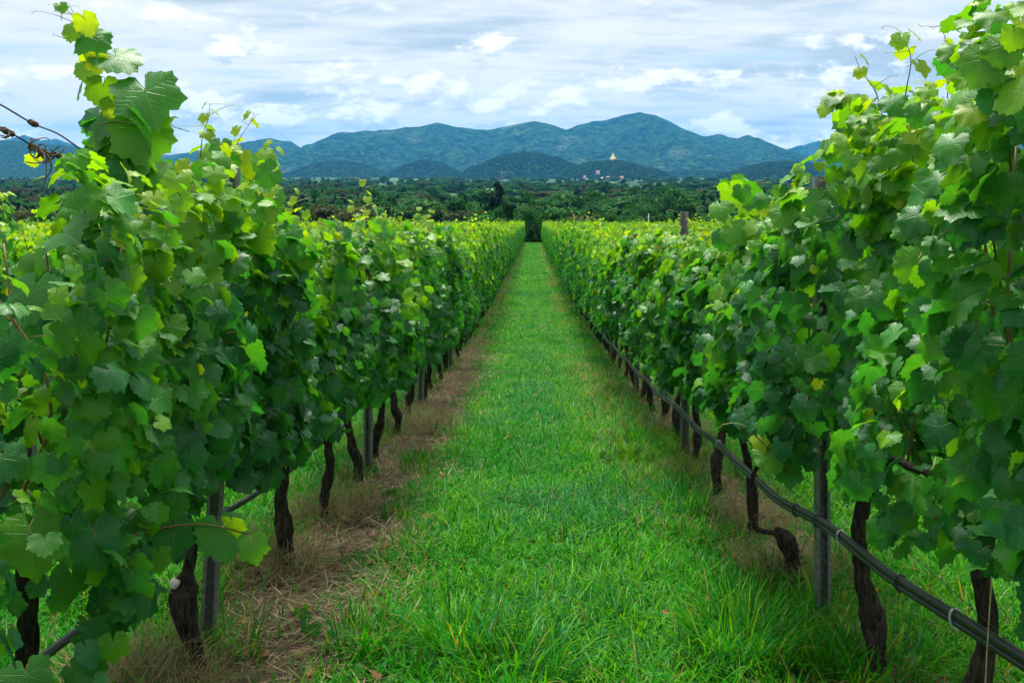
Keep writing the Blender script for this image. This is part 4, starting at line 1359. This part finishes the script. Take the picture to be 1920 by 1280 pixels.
TU = [(1400, 1235, 320, (.16, .36), 'big tuft of long bright grass in front of the stump with the arching cane', .22),
      (1545, 1250, 160, (.14, .30), 'long grass tuft growing at the foot of the nearest post by the hose', .14),
      (1185, 835, 130, (.15, .36), 'tall upright grass tuft on the hose side of the aisle beside the vine sucker', .12),
      (1640, 1275, 200, (.14, .30), 'grass tuft round the foot of the thick shaggy trunk', .2),
      (465, 1225, 40, (.10, .24), 'sparse upright grass sprout on the bare soil near the pruning-cut trunk', .05),
      (690, 1210, 180, (.10, .22), 'lush grass tuft where the turf meets the bare soil', .16),
      (785, 870, 120, (.12, .24), 'spreading grass tuft on the bare strip beside the second post', .16),
      (860, 1215, 160, (.16, .30), 'tuft of broad arching grass blades in the middle of the aisle', .16),
      (600, 950, 60, (.10, .20), 'small grass tuft between two dark trunks of the bare-soil row', .08),
      (800, 720, 120, (.14, .26), 'grass tuft under the leaves further up the bare-soil row', .2),
      (1290, 960, 150, (.14, .28), 'grass tuft under the hose between vine sucker and stump', .2),
      (960, 1275, 160, (.16, .30), 'broad grass blades at the bottom edge of the aisle', .2)]
for i, (px, py, n, Lr, lab, r) in enumerate(TU):
    X, Y = gpt(px, py); tuft(X, Y, n, Lr, lab, 500 + i, r)


def weed(px, py, n, s, label, seed, young=True, H=.12, name='weed'):
    X, Y = gpt(px, py); rg = np.random.default_rng(seed)
    base = np.array([X, Y, float(gxy(X, Y))])
    root = empty(name, base, label, 'weed' if name == 'weed' else 'vine sucker')
    for q in range(max(2, n // 4)):
        a = rg.uniform(0, 6.28); L = H * rg.uniform(.7, 1.3)
        e = np.array([math.cos(a) * L * .9, math.sin(a) * L * .5, L])
        P = curve([(0, 0, -.01), e * (.4, .4, .6), e], 8)
        m = MB(); m.add(*tube(P, np.linspace(.003, .0015, 8), 5)); m.build('stem', M_GREENSTEM, root)
        for w in range(4):
            p = P[2 + int(5 * (w + 1) / 4)] + rg.normal(0, s * .5, 3)
            p[2] = max(p[2], .03)
            R = frames(np.array([[rg.normal(0, .4), -.8, .45]]), np.array([[rg.normal(0, 1), rg.normal(-.3, .6), -.3]]))[0]
            leaf_object(root, (0, 0, 0), p, R, s * rg.uniform(.7, 1.2), int(rg.integers(2, 5) if young else rg.integers(1, 4)), int(rg.integers(SHAPES)))


weed(1205, 885, 20, .042, 'pale green vine sucker sprawling on the aisle edge by the hose row', 3, True, .26, 'vine_sucker')
weed(1150, 880, 8, .04, 'smaller pale sucker sprig lying in the grass beside the sprawling one', 13, True, .12, 'vine_sucker')
weed(575, 1205, 8, .022, 'small round-leaved weed on the bare soil near the first post', 4, False, .06)
weed(560, 1170, 6, .020, 'tiny pale weed just behind the round-leaved one on bare soil', 5, True, .05)
weed(700, 1225, 6, .02, 'little broadleaf weed at the edge of the turf', 6, False, .06)
weed(735, 940, 6, .022, 'low weed on the bare strip beyond the thick forking trunk', 7, False, .06)

# ------------------------------------------------------------------ background trees
def tree_template(kind, seed):
    """crown and trunk of a tree of height 1 (width about 0.8)"""
    rg = np.random.default_rng(seed)
    cr, tr = MB(), MB()
    if kind == 'round':
        pal = np.array([(0.015, 0.082, 0.022), (0.026, 0.116, 0.026), (0.048, 0.155, 0.030)])
    elif kind == 'olive':
        pal = np.array([(0.042, 0.058, 0.020), (0.058, 0.074, 0.026), (0.075, 0.085, 0.032)])
    elif kind == 'tall':
        pal = np.array([(0.008, 0.030, 0.014), (0.012, 0.040, 0.018), (0.018, 0.052, 0.022)])
    else:
        pal = np.array([(0.008, 0.034, 0.010), (0.014, 0.048, 0.014), (0.022, 0.066, 0.018)])
    lob = []
    if kind in ('round', 'olive', 'bush', 'dark'):
        for i in range(22):
            a = rg.uniform(0, 6.28); r = 0.36 * math.sqrt(rg.random()); z = rg.uniform(0.28, 0.86) if kind != 'bush' else rg.uniform(0.12, 0.85)
            r *= math.sqrt(max(0.15, 1 - ((z - 0.5) / 0.5) ** 2))
            lob.append((r * math.cos(a), r * math.sin(a), z, rg.uniform(0.10, 0.19)))
        top = 0.55
    elif kind == 'tall':
        for i in range(34):
            z = rg.uniform(0.16, 0.97); a = rg.uniform(0, 6.28); r = (0.05 + 0.22 * (1 - z) ** 0.8) * rg.uniform(.3, 1.0)
            lob.append((r * math.cos(a), r * math.sin(a), z, 0.04 + 0.085 * (1 - z) + .02 * rg.random()))
        top = 0.95
    else:  # column
        for i in range(20):
            z = rg.uniform(0.10, 0.92); a = rg.uniform(0, 6.28); r = rg.uniform(0, 0.10)
            lob.append((r * math.cos(a), r * math.sin(a), z, rg.uniform(0.09, 0.14) * (1.1 - .4 * z)))
        top = 0.8
    for (x, y, z, r) in lob:
        k = int((80 + 700 * r) * (1.7 if kind == 'tall' else 1.0))
        d = norm(rg.normal(0, 1, (k, 3))); q = r * rg.uniform(0.55, 1.12, (k, 1))
        c = np.array([x, y, z]) + d * q * np.array([1, 1, 0.8])
        n = norm(d + rg.normal(0, .5, (k, 3)) + [0, 0, .35])
        R = frames(n, rg.normal(0, 1, (k, 3)))
        T = np.array([(-.5, -.35, 0), (.5, -.3, .1), (.35, .5, 0), (-.4, .45, .12)]), np.array([(0, 1, 2), (0, 2, 3)]), None
        s = rg.uniform(0.030, 0.062, k) * (0.75 if kind == 'tall' else 1.0)
        scatter(cr, T, R, c, s, pal[rg.integers(0, 3, k)] * rg.uniform(.75, 1.3, (k, 1)) * rg.uniform(.8, 1.25))
    P = np.array([(0, 0, -.05), (.01, 0, .15), (-.01, .01, .35), (.0, .0, top)])
    tr.add(*tube(P, [.030, .022, .018, .004], 7, False))
    for (x, y, z, r) in lob[:7]:
        z0 = max(.12, z - .25)
        tr.add(*tube(np.array([(0, 0, min(z0, top * .9)), (x * .5, y * .5, (z0 + z) / 2), (x, y, z)]), [.012, .008, .003], 4, False))
    return cr.mesh('crown', M_TREE, smooth=False), tr.mesh('trunk', M_TRUNK)


TT = {k: [tree_template(k, 10 * i + j) for j in range(c)] for i, (k, c) in enumerate((('round', 4), ('olive', 1), ('tall', 2), ('column', 1), ('bush', 2), ('dark', 3)))}
crown_src = {}


def tree(px, top_py, Y, wpx, kind, label, group, name='tree', var=0, X=None, H=None):
    X = (px - VX) * Y / FPX if X is None else X
    g0 = float(gz(Y))
    H = ZC - (top_py - VY) * Y / FPX - g0 if H is None else H
    W = wpx * Y / FPX / (0.95 if kind in ('round', 'olive', 'bush', 'dark') else 0.62 if kind == 'tall' else 0.42)
    t = empty(name, (X, Y, g0), label, 'tree' if name != 'bush' else 'bush', group)
    t.scale = (W, W, H); t.rotation_euler = (0, 0, random.uniform(0, 6.28))
    c, tk = TT[kind][var % len(TT[kind])]
    oc = obj('crown', c, t); obj('trunk', tk, t)
    crown_src.setdefault(c.name, oc)
    return t


TR = 'trees standing beyond the vineyard'
tree(1001, 424, 114, 38, 'bush', 'dark leafy bush closing the far end of the grass aisle', None, 'bush', 0, X=0.10)
tree(640, 374, 190, 140, 'olive', 'broad brownish olive tree behind the bare-soil row', TR)
tree(866, 363, 260, 40, 'tall', 'slim dark tree, shorter companion of the tallest dark one', TR, var=1)
tree(934, 341, 250, 66, 'tall', 'tallest dark feathery tree rising above the valley', TR, var=0)
tree(953, 376, 165, 26, 'column', 'upright ivy-like green tree in front of the tallest dark one', TR)
tree(1003, 381, 170, 54, 'round', 'broad leafy tree straight behind the end of the aisle', TR, var=1)
tree(1040, 396, 180, 34, 'dark', 'small rounded tree between the aisle-end tree and the white shed', TR, var=2)
tree(1142, 402, 135, 56, 'dark', 'low dark round tree just beyond the vines, past the white shed', TR, var=0)
tree(1292, 398, 150, 74, 'dark', 'wide green tree behind the tall bare post of the hose row', TR, var=3)
tree(1282, 378, 190, 60, 'dark', 'dark taller tree behind the wide green one at the bare post', TR, var=1)
tree(768, 392, 175, 54, 'dark', 'dark rounded tree over the tops of the bare-soil row', TR, var=2)
tree(820, 390, 190, 50, 'dark', 'dark green tree between the olive tree and slim dark tree', TR, var=0)
tree(535, 378, 200, 90, 'dark', 'dense dark tree touching the tall shoots of the bare-soil row', TR, var=3)
tree(1195, 396, 190, 60, 'round', 'green tree behind the low dark round one', TR, var=2)
tree(70, 400, 190, 110, 'dark', 'dark spreading tree under the slack wires', TR, var=1)
for i, px in enumerate(list(range(-360, 600, 62)) + list(range(690, 1480, 66)) + list(range(1500, 2300, 62))):
    Y = random.uniform(170, 300)
    tp = random.uniform(384, 402)
    if 1030 < px < 1110: continue
    tree(px + random.uniform(-18, 18), tp, Y, random.uniform(45, 85), 'round', 'dark green tree in the woodland belt edging the far side of the vineyard', 'woodland belt trees', var=i)

for i, px in enumerate((1052, 1066, 1082, 1098, 1112)):
    tree(px, 409 + random.uniform(-1, 4), 150, 22, 'bush', 'low bush in front of the white shed', 'low bushes before the white shed', 'bush', i)

# buildings of the valley
def house(px, py, wpx, Y, wall, roof, label, name='house', hgt=3.2, rh=1.8, ang=0.3, depth=7.0, base_z=None, wmin=0):
    W = max(wpx * Y / FPX, wmin) * (0.75 if roof is M_REDROOF else 1.0); X = (px - VX) * Y / FPX
    if base_z is None:
        top = ZC - (py - VY) * Y / FPX
        base_z = top - hgt - rh
    gg = float(gz(Y)) if base_z is None else base_z
    h = empty(name, (X, Y, gg), label, 'building')
    h.rotation_euler = (0, 0, ang)
    m = MB(); m.add(*box((0, 0, hgt / 2 - 1.5), (W, depth, hgt + 3.0))); m.build('wall', wall, h, smooth=False)
    e = .5
    V = np.array([(-W / 2 - e, -depth / 2 - e, hgt), (W / 2 + e, -depth / 2 - e, hgt), (W / 2 + e, depth / 2 + e, hgt), (-W / 2 - e, depth / 2 + e, hgt),
                  (-W / 2 - e * .4, 0, hgt + rh), (W / 2 + e * .4, 0, hgt + rh)]) + (0, 0, .02)
    F = [(0, 1, 5), (0, 5, 4), (2, 3, 4), (2, 4, 5), (0, 4, 3), (1, 2, 5), (0, 3, 2), (0, 2, 1)]
    m = MB(); m.add(V, F); m.build('roof', roof, h, smooth=False)
    k = max(2, int(W / 3))
    for i in range(k):
        x = -W / 2 + W * (i + .5) / k
        m = MB(); m.add(*box((x, -depth / 2 - .02, hgt * .55), (min(1.2, W / k * .5), .06, hgt * .38))); m.build('window', M_DARKGLASS, h, smooth=False)
    return h


CLEAR = []
for px, py, w, roof, lab in ((918, 354, 15, M_BLUEROOF, 'light blue roofed shed left of the tallest dark tree'), (963, 356, 9, M_BLUEROOF, 'small light blue roof right of the tallest dark tree'),
                             (1061, 376, 9, M_BLUEROOF, 'blue roofed hut in the woods above the white shed'), (893, 370, 7, M_BLUEROOF, 'tiny pale blue roof beside the slim dark tree'),
                             (842, 371, 5, M_GREYROOF, 'tiny white roof left of the slim dark tree'), (1087, 369, 14, M_GREYROOF, 'long grey roof low in the woods below the temple hill')):
    Y = 17.0 * FPX / (py - VY)
    house(px, py, w, Y, M_WHITE, roof, lab, hgt=2.0, rh=1.5, ang=random.uniform(-.4, .4)); CLEAR.append((px, w, Y))
# white shed by the vineyard edge
sh = house(1074, 403, 50, 300, M_WHITE, M_GREYROOF, 'long white shed with pale roof behind the end of the vines', 'shed', hgt=1.4, rh=0.7, ang=0.05, depth=4.0)
CLEAR.append((1074, 50, 300))
for px, py, w, lab in ((596, 338, 7, 'small cream house at the foot of the mountain, over the bare-soil row'), (533, 338, 6, 'pale house by the foot of the mountain beside the leafy shoots'),
                       (146, 330, 5, 'tiny white house below the lower slack wire'), (152, 331, 4, 'second tiny white house below the lower slack wire')):
    Y = 3300.0
    house(px, py, w, Y, M_WHITE, M_GREYROOF, lab, hgt=5, rh=3, depth=9); CLEAR.append((px, w, Y))

# temple hill: pagoda and red roofed halls
f2, Xc2, rx2, Y2, dep2 = hill_f[1]


def on_hill(px, py):
    """march along the sight line until it meets the temple hill"""
    for Y in np.arange(Y2 - dep2 * 1.15, Y2 + dep2, 2.0):
        X = (px - VX) * Y / FPX; z = ZC - (py - VY) * Y / FPX
        if f2(np.array([X]), np.array([Y]))[0] >= z: return X, Y, float(f2(np.array([X]), np.array([Y]))[0])
    return X, Y2, float(f2(np.array([X]), np.array([Y2]))[0])


Xp, Yp = (1149.5 - VX) * (Y2 - 10) / FPX, Y2 - 10
Zp = float(f2(np.array([Xp]), np.array([Yp]))[0])
pg = empty('pagoda', (Xp, Yp, Zp), 'golden bell-shaped pagoda with white terrace on the wooded hilltop', 'pagoda')


def lathe(prof, sides=20):
    P = np.array([(0, 0, z) for r, z in prof], float); R = np.array([max(r, .01) for r, z in prof])
    a = np.linspace(0, 2 * np.pi, sides, endpoint=False)
    V = np.stack([R[:, None] * np.cos(a), R[:, None] * np.sin(a), np.repeat(P[:, 2:3], sides, 1)], -1).reshape(-1, 3)
    n = len(prof); i = np.arange(n - 1)[:, None] * sides; j = np.arange(sides)[None]; k = (j + 1) % sides
    A = (i + j).ravel(); B = (i + k).ravel(); C = (i + sides + k).ravel(); D = (i + sides + j).ravel()
    return V, np.concatenate([np.stack([A, B, C], 1), np.stack([A, C, D], 1)])


m = MB(); m.add(*lathe([(12.5, -14), (12.5, 7.0), (13.0, 7.2), (13.0, 8.2), (11.8, 8.3), (11.8, 9.6), (11.0, 9.7)], 8)); m.build('terrace', M_WHITE, pg, smooth=False)
for i in range(8):
    a = 2 * math.pi * (i + .5) / 8
    m = MB(); m.add(*box((0, 0, 0), (3.4, .5, 4.6))); o = m.build('arch', M_DARKGLASS, pg, smooth=False)
    o.location = (11.6 * math.cos(a), 11.6 * math.sin(a), 3.0); o.rotation_euler = (0, 0, a + math.pi / 2)
m = MB(); m.add(*lathe([(11.0, 9.7), (11.0, 10.8), (9.9, 11.0), (9.7, 12.2), (8.8, 12.4), (8.6, 13.6), (7.6, 14.6), (6.6, 16.8), (5.6, 19.0), (4.4, 21.0), (3.4, 22.2)])); m.build('bell', M_GOLD, pg)
m = MB(); m.add(*lathe([(3.4, 22.2), (3.5, 23.0), (2.6, 23.2), (2.4, 24.4), (1.9, 24.6), (1.7, 26.4), (1.2, 26.8), (.9, 29.5), (.5, 32.5), (.35, 33.2), (.02, 35.5)])); m.build('spire', M_GOLD, pg)
for px, py, w, rm, lab in ((1121, 322, 9, M_REDROOF, 'red-roofed temple hall on the hillside below the golden pagoda'), (1096, 331, 6, M_REDROOF, 'small red-roofed hall lowest on the flank of the temple hill'),
                           (1140, 332, 7, M_REDROOF, 'red-roofed hall at the middle foot of the temple hill'), (1129, 334, 3, M_GREYROOF, 'tiny pale shrine between two red-roofed halls'),
                           (1166, 332, 8, M_REDROOF, 'pale hall with red roof at the far foot of the temple hill'), (1099, 343, 5, M_GREYROOF, 'white gate building below the temple hill')):
    X, Y, Z = on_hill(px, py + 3)
    W = w * Y / FPX
    house(px, py, w, Y - 4, M_WHITE, rm, lab, hgt=5, rh=4 if rm is M_REDROOF else 3, ang=random.uniform(-.3, .3), depth=9, base_z=Z - 1); CLEAR.append((px, w + 3, Y))


def pole(px, top, Y, label, r=0.12, arm=False, name='utility_pole', H=None):
    X = (px - VX) * Y / FPX; g0 = float(gz(Y)); H = ZC - (top - VY) * Y / FPX - g0
    p = empty(name, (X, Y, g0), label, 'pole')
    m = MB(); m.add(*tube([(0, 0, -.3), (0, 0, H * .5), (0, 0, H)], [r, r * .85, r * .7], 8)); m.build('shaft', M_GREYROOF, p)
    m = MB(); m.add(*box((0, 0, H - .6), (0.5, .08, .08))); m.build('crossarm', M_GREYROOF, p, smooth=False)


pole(1086, 393, 250, 'pale pole standing over the white shed')
pole(1038, 391, 250, 'short pale pole left of the white shed')
pole(1216, 400, 160, 'thin pale pole at the far vineyard edge', r=.09)


def mast(px, top, Y):
    X = (px - VX) * Y / FPX; g0 = float(gz(Y)); H = ZC - (top - VY) * Y / FPX - g0
    t = empty('radio_mast', (X, Y, g0), 'slender grey lattice radio mast behind the tallest dark tree', 'mast')
    c = [(-1, -1), (1, -1), (1, 1), (-1, 1)]
    for x, y in c:
        m = MB(); m.add(*tube([(x * 2.0, y * 2.0, 0), (x * .7, y * .7, H)], .16, 5)); m.build('leg', M_STEEL, t)
    for k in range(10):
        z0, z1 = H * k / 10, H * (k + 1) / 10
        for q in range(4):
            a, b = c[q], c[(q + 1) % 4]; w0 = 2.0 - 1.3 * k / 10; w1 = 2.0 - 1.3 * (k + 1) / 10
            m = MB(); m.add(*tube([(a[0] * w0, a[1] * w0, z0), (b[0] * w1, b[1] * w1, z1)], .09, 4)); m.build('brace', M_STEEL, t)


mast(941, 320, 1300)

# ------------------------------------------------------------------ valley woods (one mass)
rg = np.random.default_rng(19)
n = 15000
Ytab = np.geomspace(230, 5200, 600); ptab = VY + FPX * (ZC - gz(Ytab)) / Ytab
py = rg.uniform(ptab[-1], ptab[0], n)
Yf = np.interp(-py, -ptab, Ytab) * rg.uniform(.96, 1.04, n)
pxs = rg.uniform(-500, 2400, n)
Xf = (pxs - VX) * Yf / FPX
plots = fbm(Xf / 160 + 30, Yf / 220, 5, 2)
keep = (plots < 0.58) | (rg.random(n) < 0.18) | (Yf < 420)
for cpx, w, Yb in CLEAR:
    keep &= ~((np.abs(pxs - cpx) < w * .7 + 6 * 400 / Yf) & (Yf < Yb + 8) & (Yf > Yb * .8))
Xf, Yf = Xf[keep], Yf[keep]; n = len(Xf)
Hh = (4 + 8 * rg.random(n) ** 1.5) * np.where(Yf > 1500, 1.15, 1.0)
Ww = (6 + 15 * rg.random(n) ** 1.8) * np.interp(Yf, [300, 1200, 4500], [1.0, 1.5, 3.0])
srcs = [crown_src[TT[k][j][0].name] for k, j in (('round', 0), ('round', 1), ('round', 2), ('round', 3), ('olive', 0))] + [crown_src[TT['tall'][0][0].name]]
idx = rg.choice(6, n, p=[.23, .22, .22, .2, .08, .05])
Hh = np.where(idx == 5, Hh * 1.35, Hh)
PP = [np.stack([Xf, Yf, gz(Yf) - Hh * .12], 1)]; SC = [np.stack([Ww, Ww, Hh], 1)]; II = [idx]
# the same woods climb the near hills
for hi, (f, Xc, rx, Y0, dep) in enumerate(hill_f):
    k = 1500 if Y0 < 4000 else 700
    X = rg.uniform(Xc - rx, Xc + rx, k); Y = rg.uniform(Y0 - dep, Y0 + dep * .3, k)
    z = f(X, Y); ok = z > BASE + 3
    if hi == 1:
        ok &= (np.hypot(X - Xp, Y - Yp) > 20)
        sx = VX + X * FPX / Y; sy = VY - (z - ZC) * FPX / Y
        for cpx, cpy in ((1121, 327), (1096, 335), (1140, 336), (1166, 336), (1129, 337), (1099, 346)):
            ok &= ~((np.abs(sx - cpx) < 6) & (np.abs(sy - cpy) < 5))
    X, Y, z = X[ok], Y[ok], z[ok]; k = len(X)
    h = rg.uniform(6, 11, k); w = rg.uniform(9, 17, k)
    PP.append(np.stack([X, Y, z - h * .2], 1)); SC.append(np.stack([w, w, h], 1)); II.append(rg.choice(6, k, p=[.25, .23, .23, .2, .09, 0]))
PP = np.concatenate(PP); SC = np.concatenate(SC); II = np.concatenate(II); n = len(PP)
gn_points('woods', PP, np.stack([np.zeros(n), np.zeros(n), rg.uniform(0, 6.28, n)], 1), SC, II, srcs, 'mass of dark green woodland filling the valley floor and low hills')
# a stand of slim dark conifers
for i in range(7):
    tree(1318 + i * 6 + random.uniform(-1.5, 1.5), 346 + random.uniform(0, 3), 900, 5, 'tall', 'slim dark conifer in the tight stand on the plain beyond the bare post', 'stand of slim conifers', var=i)

# ------------------------------------------------------------------ haze
hz = bpy.data.materials.new('valley_air'); hz.use_nodes = True; hz.node_tree.nodes.clear()
N = NT(hz.node_tree)
pv = N.new('ShaderNodeVolumePrincipled', {'Color': (0.08, 0.46, 1.0, 1), 'Density': 0.000056, 'Anisotropy': 0.2})
N.new('ShaderNodeOutputMaterial', {'Volume': pv.outputs[0]})
m = MB(); m.add(*box((0, 6020, 265), (16400, 12300, 600)))
h = m.build('haze', hz, smooth=False)
tag(h, 'thin blue haze lying over the valley', kind='stuff')
